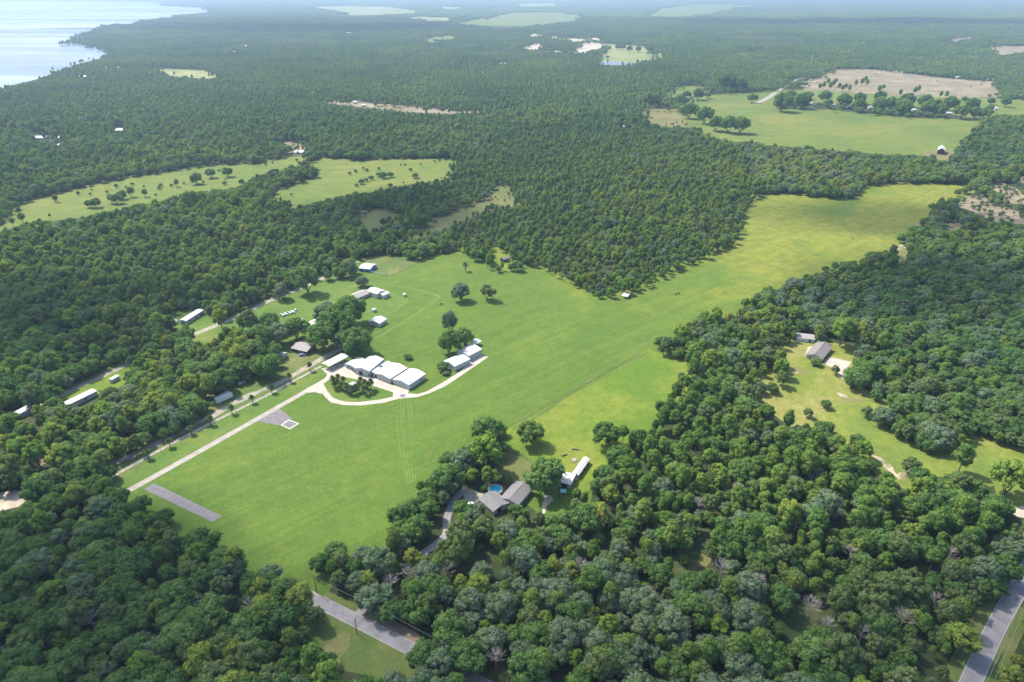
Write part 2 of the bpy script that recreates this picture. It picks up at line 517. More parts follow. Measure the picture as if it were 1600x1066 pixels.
sheet('dry_lawn', [(786, 698), (829, 722), (835, 760), (790, 775), (781, 745), (780, 720)], 0.09, M['dry'], 0.3, 5)
sheet('neighbour_yard', [(440, 560), (380, 600), (330, 640), (200, 700), (150, 740), (186, 752), (250, 708), (412, 622), (503, 574), (530, 550), (560, 545), (560, 530), (470, 540)], 0.045, M['yard'], 0.6, 8)
sheet('neighbour_lawn', [(290, 535), (330, 512), (411, 478), (441, 468), (480, 452), (511, 436), (560, 432), (640, 470), (600, 500), (560, 520), (480, 545), (400, 560), (330, 560)], 0.04, M['lawn'], 0.6, 9)
sheet('paddock', [(560, 404), (590, 401), (625, 400), (650, 412), (612, 432), (585, 425)], 0.06, M['yard'], 0.5, 8)

OPEN = [MAIN]
SPARSE = []                                 # (outline, share of the forest density that grows inside)

def clearing(name, poly, mat, z=0.05, jit=1.0, step=14, sparse=0.0, margin=8.0):
    OPEN.append(poly)
    if sparse:
        SPARSE.append((poly, sparse))
    far = max(1.0, mpp(*poly[0]) / 1.0)
    return sheet(name, poly, z, mat, jit * far, step * far ** 0.5, margin=margin * far ** 0.5)

# bottom road, its verge and yard
ROADLINE = [(456, 918), (460, 920.5), (465, 923), (482, 932), (555, 969), (637, 1011), (700, 1043), (860, 1125)]
sheet('road_verge', [(450, 903), (465, 908), (560, 944), (640, 985), (680, 1006), (690, 1040), (640, 1075), (480, 1035), (465, 960), (445, 920)], 0.012, M['yard'], 0.4, 6)
ribbon('county_road', ROADLINE, 5.9, 0.07, M['road'], 1)
for s in (-1, 1):
    ribbon('road_edge_line', ROADLINE, 0.13, 0.078, M['edge'], 1, off=2.7 * s)
OPEN.append([(462, 914), (497, 922), (545, 945), (572, 955), (590, 960), (628, 985), (664, 1006), (645, 1005), (632, 1018), (610, 1013), (601, 1022), (575, 1036), (545, 1048), (530, 1040), (525, 1030), (505, 1024), (490, 1015), (506, 995), (506, 975), (492, 948), (475, 932)])
ribbon('dirt_shoulder', [(560, 950), (600, 970), (650, 1000), (690, 1025)], 4.0, 0.055, M['dirt'], 4, wob=0.4)
sheet('bare_yard', [(505, 1012), (530, 990), (548, 990), (545, 1010), (530, 1030), (525, 1060), (505, 1040)], 0.05, M['sandy'], 0.8, 2)
# right-hand road
RROAD = [(1440, 1240), (1480, 1150), (1517, 1066), (1544, 1006), (1568, 959), (1592, 918), (1630, 850), (1680, 770)]
ribbon('right_road_verge', RROAD, 16, 0.05, M['yard'], 3)
ribbon('right_road', RROAD, 6.6, 0.1, M['road'], 3)
for s in (-1, 1):
    ribbon('right_road_edge_line', RROAD, 0.13, 0.108, M['edge'], 3, off=3.0 * s)
OPEN.append([(1440, 1200), (1500, 1066), (1527, 1006), (1548, 968), (1553, 957), (1586, 917), (1640, 835), (1660, 900), (1604, 960), (1582, 1000), (1568, 1040), (1556, 1066), (1510, 1200)])
OPEN.append([(1425, 1060), (1440, 1040), (1458, 1035), (1462, 1050), (1450, 1066)])
# house drive
HDRIVE = [(727, 764), (708, 785), (698, 812), (697, 834), (682, 849), (660, 866), (610, 905), (568, 952), (558, 962)]
ribbon('house_drive', HDRIVE, 3.4, 0.065, M['road'], 4)
sheet('parking_pad', [(722, 764), (736, 766), (756, 772), (748, 783), (738, 788), (725, 780)], 0.085, M['lane'])
sheet('pool_patio', [(760, 778), (790, 760), (800, 752), (803, 757), (780, 775)], 0.088, M['concrete'])
OPEN.append([(786, 700), (827, 720), (828, 750), (822, 757), (838, 770), (862, 772), (880, 768), (905, 748), (903, 762), (888, 776), (874, 784), (862, 788), (852, 803), (845, 800), (842, 786), (820, 784), (806, 790), (790, 797), (778, 806), (768, 806), (760, 796), (745, 780), (730, 784), (718, 778), (706, 800), (703, 833), (690, 850), (668, 865), (660, 866), (680, 845), (692, 825), (694, 800), (703, 783), (716, 768), (727, 762), (740, 759), (752, 768), (765, 758), (785, 752), (783, 740), (782, 720)])
sheet('sand_patch', [(849, 778), (860, 774), (865, 782), (855, 790), (850, 812), (844, 810), (846, 795)], 0.09, M['sand'], 0.5, 1.5)
sheet('dirt_patch', [(898, 805), (915, 812), (918, 825), (905, 825)], 0.05, M['dirt'], 0.3, 2)
OPEN.append([(903, 808), (914, 812), (916, 818), (906, 818)])

# drive, apron, parking strips
ribbon('concrete_drive', [(180, 778), (196, 769), (219, 757), (337.6, 691), (450, 627.5), (482, 609)], 3.9, 0.075, M['oldconcrete'], 3)
def Z1(x, y): return (480 + x / 5.33, 510 + y / 5.33)
sheet('concrete_apron', [Z1(*q) for q in [(-30, 545), (0, 515), (100, 462), (150, 430), (166, 405), (150, 385), (118, 350), (190, 345), (330, 285), (330, 330), (400, 395), (560, 430), (700, 488), (850, 528), (838, 560), (925, 565), (1000, 541), (1130, 468), (1250, 393), (1272, 378), (1300, 350), (1350, 290), (1440, 236), (1510, 255), (1300, 400), (1150, 500), (1010, 562), (920, 590), (760, 605), (640, 637), (450, 660), (300, 657), (195, 634), (150, 590), (130, 564), (60, 549), (0, 555)]], 0.09, M['concrete'])
sheet('grass_island', [Z1(*q) for q in [(135, 480), (165, 458), (215, 432), (300, 420), (400, 440), (540, 493), (640, 525), (716, 551), (712, 588), (600, 611), (430, 632), (330, 630), (270, 618), (215, 596), (170, 545)]], 0.12, M['lawn'])
sheet('dark_paving', [Z1(*q) for q in [(770, 590), (780, 566), (818, 566), (812, 592)]], 0.13, M['asphalt'])
sheet('asphalt_strip', [(225, 765), (240, 755), (347, 806.7), (332, 816)], 0.095, M['asphalt'])
sheet('asphalt_apron', [(402, 659), (437, 638.5), (456, 654), (440, 665.5), (418, 662)], 0.095, M['asphalt'])
SQ = [(438.7, 664.5), (451, 656), (467.5, 662), (453, 671)]
sheet('asphalt_pad', SQ, 0.10, M['asphalt'])
sqw = [np.array(P(*q)) for q in SQ]
mid_ = sum(sqw) / 4
v8 = [(q[0], q[1], 0.106) for q in sqw] + [tuple(mid_ + (q - mid_) * 0.86) + (0.106,) for q in sqw]
o = mesh_obj('pad_marking', v8, [(i, (i + 1) % 4, 4 + (i + 1) % 4, 4 + i) for i in range(4)], M['paint'])
o['kind'] = 'structure'

# lanes on the left
ribbon('sandy_lane', [(90, 765), (150, 735), (206, 712), (244, 695), (300, 665), (328, 652), (375, 625), (440, 597), (490, 568), (520, 551), (548, 541)], 4.5, 0.068, M['lane'], 4, wob=0.5)
ribbon('fence_verge', [(168, 750), (251, 703.5), (337.6, 658), (412.6, 621), (502, 573)], 1.6, 0.07, M['sand'], 1)
LROAD = [(20, 650), (60, 632), (91, 619), (142, 596), (200, 569), (250, 547), (301, 524), (361, 499), (411, 475), (471, 450), (511, 432), (560, 408)]
ribbon('left_road', LROAD, 5.0, 0.07, M['lane'], 3)
clearing('left_road_lawn', [(94, 621), (142, 598), (165, 587), (200, 570), (203, 576), (190, 590), (175, 603), (150, 601), (140, 612), (112, 626)], M['bright'])
OPEN.append([(90, 616), (142, 592), (200, 566), (204, 570), (150, 600), (94, 624)])
clearing('left_house_lawn', [(272, 500), (280, 490), (310, 484), (325, 492), (340, 503), (361, 494), (380, 488), (385, 495), (362, 505), (340, 516), (305, 534), (296, 525), (300, 512)], M['lawn'])
OPEN.append([(296, 527), (330, 508), (365, 494), (415, 470), (440, 462), (475, 447), (479, 454), (440, 471), (411, 484), (365, 508), (330, 522), (302, 534)])
clearing('trailer_lot', [(318, 655), (330, 640), (332, 625), (350, 612), (370, 606), (380, 600), (405, 600), (440, 575), (450, 560), (480, 560), (500, 565), (500, 575), (412, 622), (330, 662), (250, 708), (186, 752), (155, 738), (210, 712), (248, 695)], M['yard'], 0.056)
clearing('bare_corner', [(-60, 780), (0, 772), (25, 768), (44, 776), (30, 790), (0, 797), (-60, 800)], M['sand'], margin=1)
clearing('bare_corner_lane', [(40, 708), (55, 712), (75, 722), (62, 728), (48, 722)], M['dirt'], margin=1)
ribbon('dirt_line', [(1013, 550), (960, 581), (900, 612), (840, 650), (800, 672)], 1.6, 0.075, M['rut'], 3, wob=0.45)
ribbon('dirt_line', [(1010, 546), (955, 578), (880, 616), (800, 663), (740, 690)], 1.0, 0.072, M['rut'], 3, wob=0.4)
# wheel tracks across the field
for tx in [[(626, 625), (627, 660), (630, 700), (639, 757)], [(630, 625), (631, 660), (634, 700), (642, 756)], [(636, 624), (640, 660), (640, 700), (646, 753)], [(640, 622), (644, 655), (644, 695), (650, 752)], [(623, 640), (621, 670), (626, 710), (636, 757)]]:
    ribbon('wheel_track', tx, 0.34, 0.07, M['track'], 14, wob=0.15)
for tx in [[(686, 652), (687, 680), (678, 705), (655, 730)], [(683, 652), (684, 680), (674, 705), (650, 730)], [(790, 608), (779, 630), (775, 650)], [(740, 685), (715, 698), (690, 712), (660, 735)], [(420, 870), (470, 850), (540, 812), (610, 730)], [(460, 680), (420, 690), (380, 715), (330, 745)], [(500, 700), (440, 735), (400, 760), (350, 790)], [(640, 680), (560, 730), (500, 760), (430, 800)], [(560, 690), (500, 715), (430, 750), (380, 775)]]:
    ribbon('mower_rut', tx, 0.5, 0.071, M['rut'], 8, wob=0.12)
for tx in [[(430, 560), (470, 545), (545, 535), (608, 568), (640, 588)], [(585, 530), (640, 497), (680, 470), (683, 462), (660, 455), (625, 448), (600, 445)]]:
    ribbon('mown_path', tx, 1.6, 0.07, M['track'], 8, wob=0.2)

# right clearing
RCLEAR = [(1200, 580), (1222, 586), (1236, 574), (1232, 562), (1218, 548), (1226, 541), (1242, 533), (1262, 536), (1296, 543), (1320, 546), (1336, 548), (1334, 566), (1326, 580), (1328, 590), (1312, 594), (1310, 611), (1345, 616), (1362, 622), (1370, 630), (1365, 645), (1364, 667), (1380, 679), (1415, 702), (1450, 712), (1487, 712), (1505, 714), (1510, 684), (1526, 679), (1556, 694), (1575, 706), (1640, 720), (1640, 790), (1595, 780), (1570, 785), (1594, 763), (1592, 746), (1550, 740), (1527, 748), (1500, 733), (1450, 730), (1432, 741), (1417, 757), (1395, 740), (1362, 720), (1356, 705), (1345, 682), (1322, 688), (1317, 672), (1292, 657), (1245, 660), (1226, 643), (1200, 626), (1195, 610)]
clearing('homestead_lawn', RCLEAR, M['homestead'], 0.05, 0.6, 8)
sheet('concrete_pad', [(1286, 568), (1296, 558), (1330, 566), (1325, 574), (1316, 580), (1318, 592), (1310, 590), (1308, 578)], 0.1, M['concrete'])
for q in ([(1308, 613), (1318, 616), (1325, 623), (1345, 622), (1362, 626), (1330, 629), (1316, 627)], [(1236, 578), (1245, 572), (1258, 578), (1266, 583), (1245, 584)], [(1362, 710), (1378, 715), (1395, 730), (1402, 742), (1420, 735), (1414, 752), (1390, 738)]):
    sheet('sand_patch', q, 0.11, M['sandy'], 0.7, 2)
clearing('sand_pocket', [(1575, 797), (1600, 790), (1640, 795), (1640, 815), (1590, 808)], M['sand'], margin=0)
clearing('sand_gully', [(1402, 388), (1412, 380), (1420, 385), (1416, 400), (1410, 412), (1404, 405)], M['sandy'], sparse=0.3, margin=1)
for q in ([(1470, 350), (1482, 345), (1500, 350), (1498, 362), (1482, 358)], [(1515, 362), (1545, 361), (1540, 366), (1516, 367)], [(1490, 318), (1530, 300), (1545, 318), (1600, 335), (1640, 352), (1560, 348)], [(1545, 290), (1560, 280), (1570, 290), (1600, 298), (1640, 300), (1640, 315), (1585, 318), (1565, 312)], [(1570, 277), (1600, 276), (1640, 280), (1640, 288), (1580, 286)], [(1430, 352), (1445, 345), (1448, 350), (1436, 358)]):
    clearing('sandy_opening', q, M['clearcut'], 0.05, 2, 8, sparse=0.55, margin=2)

# left mid fields
clearing('upper_left_meadow', [(22, 322), (60, 311), (130, 293), (200, 278), (290, 265), (345, 258), (400, 256), (440, 248), (480, 245), (470, 256), (440, 264), (400, 272), (380, 288), (345, 295), (300, 299), (250, 312), (200, 322), (160, 329), (130, 337), (85, 342), (40, 342)], M['farfield'], 0.05, 2, 20, sparse=0.09)
clearing('mid_pasture', [(424, 304), (452, 290), (500, 277), (512, 264), (484, 258), (500, 247), (560, 251), (640, 249), (700, 248), (712, 251), (690, 280), (650, 283), (600, 294), (560, 301), (520, 306), (490, 315), (478, 325), (462, 325), (442, 313)], M['farfield'], 0.05, 2, 20, sparse=0.05)
clearing('weedy_clearing', [(557, 328), (580, 327), (620, 334), (624, 338), (597, 344), (589, 360), (577, 362), (563, 343)], M['brown'], 0.05, 1.5, 12, sparse=0.12)
clearing('brown_strip', [(612, 376), (650, 362), (680, 343), (695, 338), (732, 322), (762, 311), (772, 296), (795, 292), (803, 322), (772, 316), (728, 338), (690, 356), (640, 373)], M['brown'], 0.05, 1.5, 12, sparse=0.2)
clearing('left_edge_meadow', [(-80, 362), (0, 352), (30, 338), (70, 336), (50, 346), (20, 352), (-20, 366)], M['farfield'], 0.075, 1.5, 12, sparse=0.1)
clearing('sandy_strip', [(457, 150.5), (480, 154), (515, 157), (560, 160), (640, 167), (700, 172), (745, 174), (750, 176), (690, 177.5), (640, 174), (580, 168), (520, 162), (500, 157)], M['clearcut'], 0.06, 4, 30, sparse=0.3)
clearing('settlement_clearing', [(440, 222), (470, 224), (482, 236), (476, 244), (458, 240)], M['clearcut'], 0.06, 3, 20, sparse=0.3)
# right far fields
clearing('great_pasture', [(1092, 206), (1075, 196), (1068, 186), (1082, 172), (1070, 160), (1110, 149), (1160, 146), (1200, 142), (1232, 143), (1225, 150), (1200, 164), (1215, 170), (1290, 172), (1375, 181), (1532, 189), (1526, 200), (1505, 221), (1488, 243), (1478, 247), (1450, 242), (1380, 240), (1300, 233), (1200, 226), (1175, 220), (1140, 221)], M['farfield'], 0.06, 2, 25)
clearing('west_paddock', [(1000, 176), (1015, 168), (1050, 170), (1066, 182), (1074, 198), (1030, 197), (1010, 186)], M['dry'], 0.06, 2, 25, sparse=0.12)
clearing('north_paddock', [(1034, 151), (1062, 136), (1085, 135), (1110, 142), (1072, 152), (1050, 155)], M['farfield'], 0.06, 2, 25)
clearing('row_grass_strip', [(1228, 141), (1262, 141), (1325, 145.5), (1475, 152.5), (1560, 155), (1640, 158), (1640, 178), (1550, 178), (1535, 184), (1400, 166), (1290, 160), (1230, 158)], M['farfield'], 0.06, 2, 25)
clearing('far_clearcut', [(1250, 134), (1280, 120), (1305, 109), (1350, 108), (1380, 110), (1450, 119.5), (1495, 124.5), (1560, 128), (1562, 140), (1557, 152), (1475, 151.5), (1412, 150), (1325, 145), (1262, 140.5)], M['clearcut'], 0.07, 3, 30, sparse=0.008)
clearing('far_right_bare', [(1472, 65), (1500, 59), (1530, 57), (1522, 62), (1490, 67)], M['clearcut'], 0.08, 5, 60)
clearing('far_right_bare_lot', [(1542, 71), (1600, 73), (1700, 74), (1700, 86), (1600, 84), (1560, 86), (1550, 78)], M['clearcut'], 0.08, 5, 60)
ribbon('far_lane', [(1180, 163), (1200, 153), (1229, 133), (1241, 126), (1262, 119), (1285, 112)], 11, 0.2, M['lane'], 3)
OPEN.append([(1195, 155), (1226, 132), (1238, 125), (1262, 118), (1262, 121), (1244, 128), (1232, 137), (1203, 155)])
# far pastures and the sand mine
for nm, q, mt in [('far_pasture', [(481, 11), (530, 9.5), (600, 10), (653, 16), (650, 21), (580, 24), (545, 25), (532, 18), (500, 14)], 'palefield'), ('far_pasture', [(625, 27.5), (650, 26), (710, 28), (705, 33), (670, 33)], 'palefield'), ('far_pasture', [(660, 62), (690, 56.5), (705, 55.5), (722, 58), (700, 62), (668, 67)], 'farfield'), ('far_pasture', [(702, 38), (740, 31), (800, 20), (885, 19), (918, 26), (900, 33), (840, 40), (790, 46), (740, 40)], 'farfield'), ('far_pasture', [(1015, 25), (1025, 14), (1085, 6.5), (1185, 8), (1150, 14), (1090, 25), (1050, 26)], 'farfield'), ('far_pasture', [(233, 107), (283, 109), (320, 111), (343, 118), (330, 123), (262, 118)], 'palefield'), ('far_pasture', [(680, 10), (725, 12), (715, 15), (690, 14)], 'palefield'), ('far_pasture', [(800, 6), (870, 5), (875, 9), (810, 11)], 'palefield'), ('mine_pasture', [(930, 90), (950, 69), (1012, 73), (1030, 83), (1040, 88), (1012, 94), (985, 99), (938, 97)], 'palefield'), ('mine_pasture', [(858, 57), (878, 57), (876, 64), (858, 64)], 'palefield'), ('sand_mine', [(815, 75), (850, 66), (848, 76), (830, 79)], 'sand'), ('sand_mine', [(890, 79), (920, 66), (944, 69), (912, 84), (900, 82)], 'sand'), ('sand_mine', [(882, 61), (935, 59), (938, 64), (890, 66)], 'sand'), ('sand_mine', [(825, 52), (848, 53), (846, 58), (828, 58)], 'sand'), ('sand_mine', [(856, 78), (874, 79), (872, 82), (858, 81)], 'sand')]:
    clearing(nm, q, M[mt], 0.3, 6, 80)
clearing('mine_pond', [(932, 96), (992, 98.5), (985, 102), (940, 101.5)], M['lake'], 0.5)
clearing('far_pond', [(870, 44.5), (888, 43), (890, 46), (872, 46.5)], M['lake'], 0.5)
clearing('far_pond', [(900, 41), (912, 41), (912, 43.5), (900, 43)], M['lake'], 0.5)
OPEN.append(LAKE)
for q in ([(768, 392), (778, 390), (800, 412), (798, 422), (785, 418), (775, 408)]  ,):
    clearing('shaded_gap', q, M['bright'], 0.05, 0.5, 6, sparse=0.3)
clearing('oak_gap', [(1060, 862), (1085, 866), (1108, 876), (1100, 882), (1070, 872)], M['dry'], 0.05, 0.4, 4, sparse=0.55, margin=2)

for q in ([(1215, 942), (1255, 936), (1300, 955), (1292, 980), (1250, 984), (1225, 965)], [(1030, 880), (1060, 868), (1090, 882), (1075, 900), (1045, 898)], [(985, 768), (1010, 760), (1030, 770), (1010, 782)], [(1300, 805), (1325, 800), (1340, 815), (1318, 822)], [(735, 868), (765, 862), (780, 874), (755, 884)], [(1085, 985), (1110, 980), (1120, 995), (1095, 1000)]):
    clearing('scrub_gap', q, M['scrub'], 0.05, 0.5, 4, sparse=0.9, margin=1)

# ------------------------------------------------------------------ tree shapes
def ico(sub):
    bm = bmesh.new()
    bmesh.ops.create_icosphere(bm, subdivisions=sub, radius=1.0)
    v = np.array([q.co[:] for q in bm.verts])
    bm.verts.index_update()
    f = np.array([[q.index for q in fc.verts] for fc in bm.faces])
    bm.free()
    return v, f
ICO1, ICO2 = ico(1), ico(2)

def foliage(clumps, nleaf, leaf, core, r, core_scale=0.84, squash=0.85):
    V, Fc, T = [], [], []
    n = 0
    iv, jf = core
    for (cx, cy, cz, cr, tone) in clumps:
        c = np.array([cx, cy, cz])
        k = 1 + r.normal(0, 0.14, (len(iv), 1))
        v = c + iv * cr * core_scale * k * np.array([1, 1, squash])
        V.append(v)
        Fc.append(jf + n)
        T.append(np.full(len(v), tone * 0.8))
        n += len(v)
        if nleaf:
            d = r.normal(0, 1, (nleaf, 3))
            d[:, 2] += 0.35
            d /= np.linalg.norm(d, axis=1, keepdims=True)
            pos = c + d * cr * (0.84 + 0.5 * r.random((nleaf, 1)) ** 2.2) * np.array([1, 1, squash])
            nn = d + r.normal(0, 0.30, (nleaf, 3))
            nn /= np.linalg.norm(nn, axis=1, keepdims=True)
            a = np.cross(nn, r.normal(0, 1, (nleaf, 3)))
            a /= np.linalg.norm(a, axis=1, keepdims=True)
            b = np.cross(nn, a)
            s = leaf * r.uniform(0.6, 1.35, (nleaf, 1))
            tri = np.stack([pos + a * s, pos - a * s * 0.5 + b * s * 0.85, pos - a * s * 0.5 - b * s * 0.85], 1).reshape(-1, 3)
            V.append(tri)
            Fc.append(np.arange(nleaf * 3).reshape(-1, 3) + n)
            T.append(np.repeat(np.clip(tone + r.normal(0, 0.16, nleaf), 0, 1), 3))
            n += nleaf * 3
    return np.vstack(V), np.vstack(Fc), np.concatenate(T)

def tri_mesh(name, V, Fc, T, mat, extra=None):
    """mesh of triangles with a per-vertex leaf tone; extra = (verts, faces, material) joined in"""
    me = bpy.data.meshes.new(name)
    nv = len(V)
    faces = Fc.tolist()
    verts = V.tolist()
    if extra:
        verts += [list(q) for q in extra[0]]
        faces += [[i + nv for i in q] for q in extra[1]]
    me.from_pydata(verts, [], faces)
    me.materials.append(mat)
    if extra:
        me.materials.append(extra[2])
        mi = np.zeros(len(faces), np.int32)
        mi[len(Fc):] = 1
        me.polygons.foreach_set('material_index', mi)
    at = me.attributes.new('tone', 'FLOAT', 'POINT')
    tt = np.zeros(len(verts), np.float32)
    tt[:nv] = T
    at.data.foreach_set('value', tt)
    me.update()
    return me

def oak_clumps(r, R=6.0, zc=7.2, zr=4.6, n=24, lo=-0.5):
    out = []
    g = math.pi * (3 - math.sqrt(5))
    ph = r.uniform(0, 6.28)
    lob = r.uniform(0.68, 1.3, 5)
    for i in range(n):
        z = lo + (1 - lo) * (i + 0.5) / n
        rad = math.sqrt(max(0, 1 - z * z))
        an = ph + g * i + r.normal(0, 0.25)
        w = lob[int(((an % 6.283) / 6.283) * 5) % 5]
        k = r.uniform(0.62, 0.86) * w
        cr = R * (0.17 + 0.24 * r.random() ** 1.3)
        out.append((math.cos(an) * rad * R * k, math.sin(an) * rad * R * k, zc + z * zr * r.uniform(0.62, 0.9), cr, r.uniform(0.15, 0.85)))
    out.append((0, 0, zc, R * 0.5, 0.3))
    return out

def pine_clumps(r, Hh=17.0, base=6.0, R=2.9, n=22):
    out = []
    for i in range(n):
        t = (i + 0.5) / n
        z = base + (Hh - base) * t
        prof = math.sin(min(1.0, (t * 0.78 + 0.16)) * math.pi) ** 0.6
        an = i * 2.4 + r.normal(0, 0.4)
        rad = R * prof * r.uniform(0.25, 0.72)
        out.append((math.cos(an) * rad, math.sin(an) * rad, z + r.normal(0, 0.3), (0.95 + 0.75 * prof) * r.uniform(0.75, 1.15), r.uniform(0.2, 0.9)))
    return out

def oak_trunk(r, Hh=8.0, rad=0.45, spread=3.2):
    mb = MB()
    mb.tube([(0, 0, -0.3), (0.1, 0, 1.2), (0.15, 0.1, 2.6), (0.1, 0.2, 4.0)], [rad * 1.3, rad, rad * 0.85, rad * 0.7], 7)
    for k in range(4):
        an = k * 1.57 + r.uniform(-0.4, 0.4)
        c, s = math.cos(an), math.sin(an)
        mb.tube([(0.1, 0.15, 2.6 + 0.3 * k), (c * spread * 0.4, s * spread * 0.4, 4.6), (c * spread, s * spread, Hh * r.uniform(0.85, 1.05))], [rad * 0.55, rad * 0.4, rad * 0.15], 5)
    return mb.v, mb.f

def pine_trunk(r, Hh=16.0, rad=0.26):
    mb = MB()
    mb.tube([(0, 0, -0.3), (0.1, 0, Hh * 0.4), (0.05, 0.1, Hh * 0.75), (0, 0, Hh * 0.98)], [rad, rad * 0.8, rad * 0.5, rad * 0.15], 6)
    for k in range(5):
        an = k * 2.4
        z = Hh * (0.4 + 0.09 * k)
        mb.tube([(0, 0, z), (math.cos(an) * 1.7, math.sin(an) * 1.7, z + 0.7)], [rad * 0.3, rad * 0.08], 4)
    return mb.v, mb.f

KINDS = {}                                  # kind -> list of dict(crown, trunk, joined, R, top)
def make_kind(kind, shape, mat, bark, count, seed, nleaf=76):
    out = []
    for i in range(count):
        r = np.random.default_rng(seed + i * 17)
        if shape == 'oak':
            cl = oak_clumps(r, 6.0, 6.4, r.uniform(4.6, 5.6), 30)
            tv = oak_trunk(r)
            lf, R, top = 0.55, 6.0, 12.8
        elif shape == 'tall':
            cl = oak_clumps(r, 4.6, 8.2, 5.8, 26, -0.55)
            tv = oak_trunk(r, 9.5, 0.36, 2.2)
            lf, R, top = 0.5, 4.6, 14.5
        else:
            cl = pine_clumps(r, r.uniform(13.5, 16.0), r.uniform(5.5, 8.0), r.uniform(3.0, 3.9))
            tv = pine_trunk(r, 14.0)
            lf, R, top = 0.48, 3.6, 16.0
        V, Fc, T = foliage(cl, nleaf, lf, ICO1, r, 0.9)
        d = dict(R=R, top=top)
        d['crown'] = tri_mesh(kind + '_crown', V, Fc, T, mat)
        tm = bpy.data.meshes.new(kind + '_trunk')
        tm.from_pydata(*[tv[0], [], tv[1]])
        tm.materials.append(bark)
        d['trunk'] = tm
        d['joined'] = tri_mesh(kind + '_joined', V, Fc, T, mat, (tv[0], tv[1], bark))
        out.append(d)
    KINDS[kind] = out

make_kind('oak', 'oak', M['leaf_oak'], M['bark'], 5, 100)
make_kind('moss', 'oak', M['leaf_moss'], M['bark'], 4, 300)
make_kind('bright', 'tall', M['leaf_bright'], M['bark'], 4, 500)
make_kind('olive', 'tall', M['leaf_olive'], M['bark'], 4, 700)
make_kind('pine', 'pine', M['leaf_pine'], M['pinebark'], 5, 900)
KLIST = ['oak', 'moss', 'bright', 'olive', 'pine']
NAMES = {'oak': 'oak_tree', 'moss': 'mossy_oak_tree', 'bright': 'broadleaf_tree', 'olive': 'broadleaf_tree', 'pine': 'pine_tree'}

def place_tree(kind, var, x, y, s, sz, rz, label, group=None, cat='tree', name=None):
    d = KINDS[kind][var % len(KINDS[kind])]
    root = empty(name or NAMES[kind], (x, y, 0), rz)
    root.scale = (s, s, sz)
    tag(root, label, cat, group)
    for nm in ('trunk', 'crown'):
        c = bpy.data.objects.new(nm, d[nm])
        COL.objects.link(c)
        c.parent = root
    return root

# ------------------------------------------------------------------ trees that stand alone or can be named one by one
FOOT = []                                   # (x, y, radius) kept free of forest trees
def single(px, py, wpx, label, kind='oak', group=None, tall=1.0, cat='tree', name=None):
    x, y = P(px, py)
    R = wpx * mpp(px, py) / 2
    v = random.randrange(5)
    s = R / (KINDS[kind][0]['R'] * 1.02)
    FOOT.append((x, y, R * 1.1))
    root = place_tree(kind, v, x, y, s, s * tall, random.uniform(0, 6.28), label, group, cat, name)
    if kind != 'pine':                      # open-grown crowns reach nearly to the ground
        root.children[1].location.z = -2.4
        if cat == 'bush':
            root.children[1].location.z = -3.2
    return root

single(830, 692, 42, 'lone round dark oak in the open bright grass')
single(948, 695, 42, 'dark round oak at the edge of the pine woods by the bright meadow')
single(760, 699, 50, 'large oak at the field edge, farthest of the group above the pool', tall=1.1)
single(763, 737, 48, 'rounded oak in front of the dry lawn near the pool', 'bright', tall=0.95)
single(722, 742, 46, 'mossy grey oak left of the pool by the field edge', 'moss')
single(706, 738, 36, 'dark leaning oak at the corner of the green field left of the pool')
single(742, 728, 40, 'dark oak between the mossy oak and the dry lawn')
single(738, 757, 22, 'small bright green tree left of the round pool', 'bright', tall=0.9)
single(773, 757, 22, 'small bright green tree just behind the round pool', 'bright', tall=0.8)
single(756, 766, 10, 'low round bush beside the round pool', 'oak', tall=0.8, cat='bush', name='bush')
single(792, 755, 18, 'loose shrub between the pool house and the dry lawn', 'olive', tall=0.6, cat='bush', name='bush')
single(851, 767, 62, 'biggest oak, between the dark roofed house and the long shed', 'oak', tall=1.0)
single(720, 470, 29, 'left of two lone oaks in the middle of the field', 'moss')
single(761, 469, 25, 'right of two lone oaks in the middle of the field', 'olive', tall=0.7)
single(702, 552, 36, 'dark dense oak behind the two small hangars', tall=1.15)
single(727, 541, 32, 'smaller dark oak right of the dense oak behind the small hangars')
single(704, 520, 26, 'thin open crowned tree behind the dark oaks in the field', 'moss', tall=1.5)
for i, (x, y, w, k, lb) in enumerate([(505, 545, 46, 'oak', 'spreading oak behind the white carport, leftmost of the clump'), (530, 532, 56, 'oak', 'broad oak in the middle of the clump behind the carport'), (562, 552, 46, 'oak', 'round dark oak right of the white carport, nearest of its clump'), (548, 507, 48, 'oak', 'oak at the back right of the clump beside the white barn'), (514, 512, 44, 'moss', 'greyish oak at the back of the clump beside the half hidden house'), (541, 548, 36, 'moss', 'grey green oak between two dark oaks behind the carport')]):
    single(x, y, w, lb, k)
for x, y, w, k, lb in [(421, 592, 42, 'oak', 'dark oak beside the small blue roofed shed'), (405, 585, 34, 'oak', 'oak left of the dark oak near the small shed'), (410, 545, 40, 'oak', 'oak left of the grey roofed cottage by the lane'), (438, 540, 36, 'moss', 'mossy oak behind the small blue roofed shed'), (464, 530, 38, 'oak', 'very dark oak just behind the grey roofed cottage'), (425, 520, 34, 'oak', 'oak at the lawn edge left of the half hidden house'), (393, 525, 30, 'olive', 'olive tree at the left end of the oak row by the lawn')]:
    single(x, y, w, lb, k)
single(441, 468, 25, 'loose pale tree beside the lane at the far lawn', 'moss', tall=1.1)
single(481, 458, 38, 'large oak beside the lane behind the far lawn', 'oak', tall=1.2)
single(564, 448, 20, 'loose round tree behind the grey roofed ranch house', 'moss', tall=0.8)
single(511, 487, 18, 'small tree on the lawn behind the half hidden house', 'oak')
single(547, 433, 26, 'greyish tree beside the blue house', 'moss', tall=1.1)
single(637, 561, 14, 'low dark bush on the lawn behind the hangars', 'oak', tall=0.6, cat='bush', name='bush')
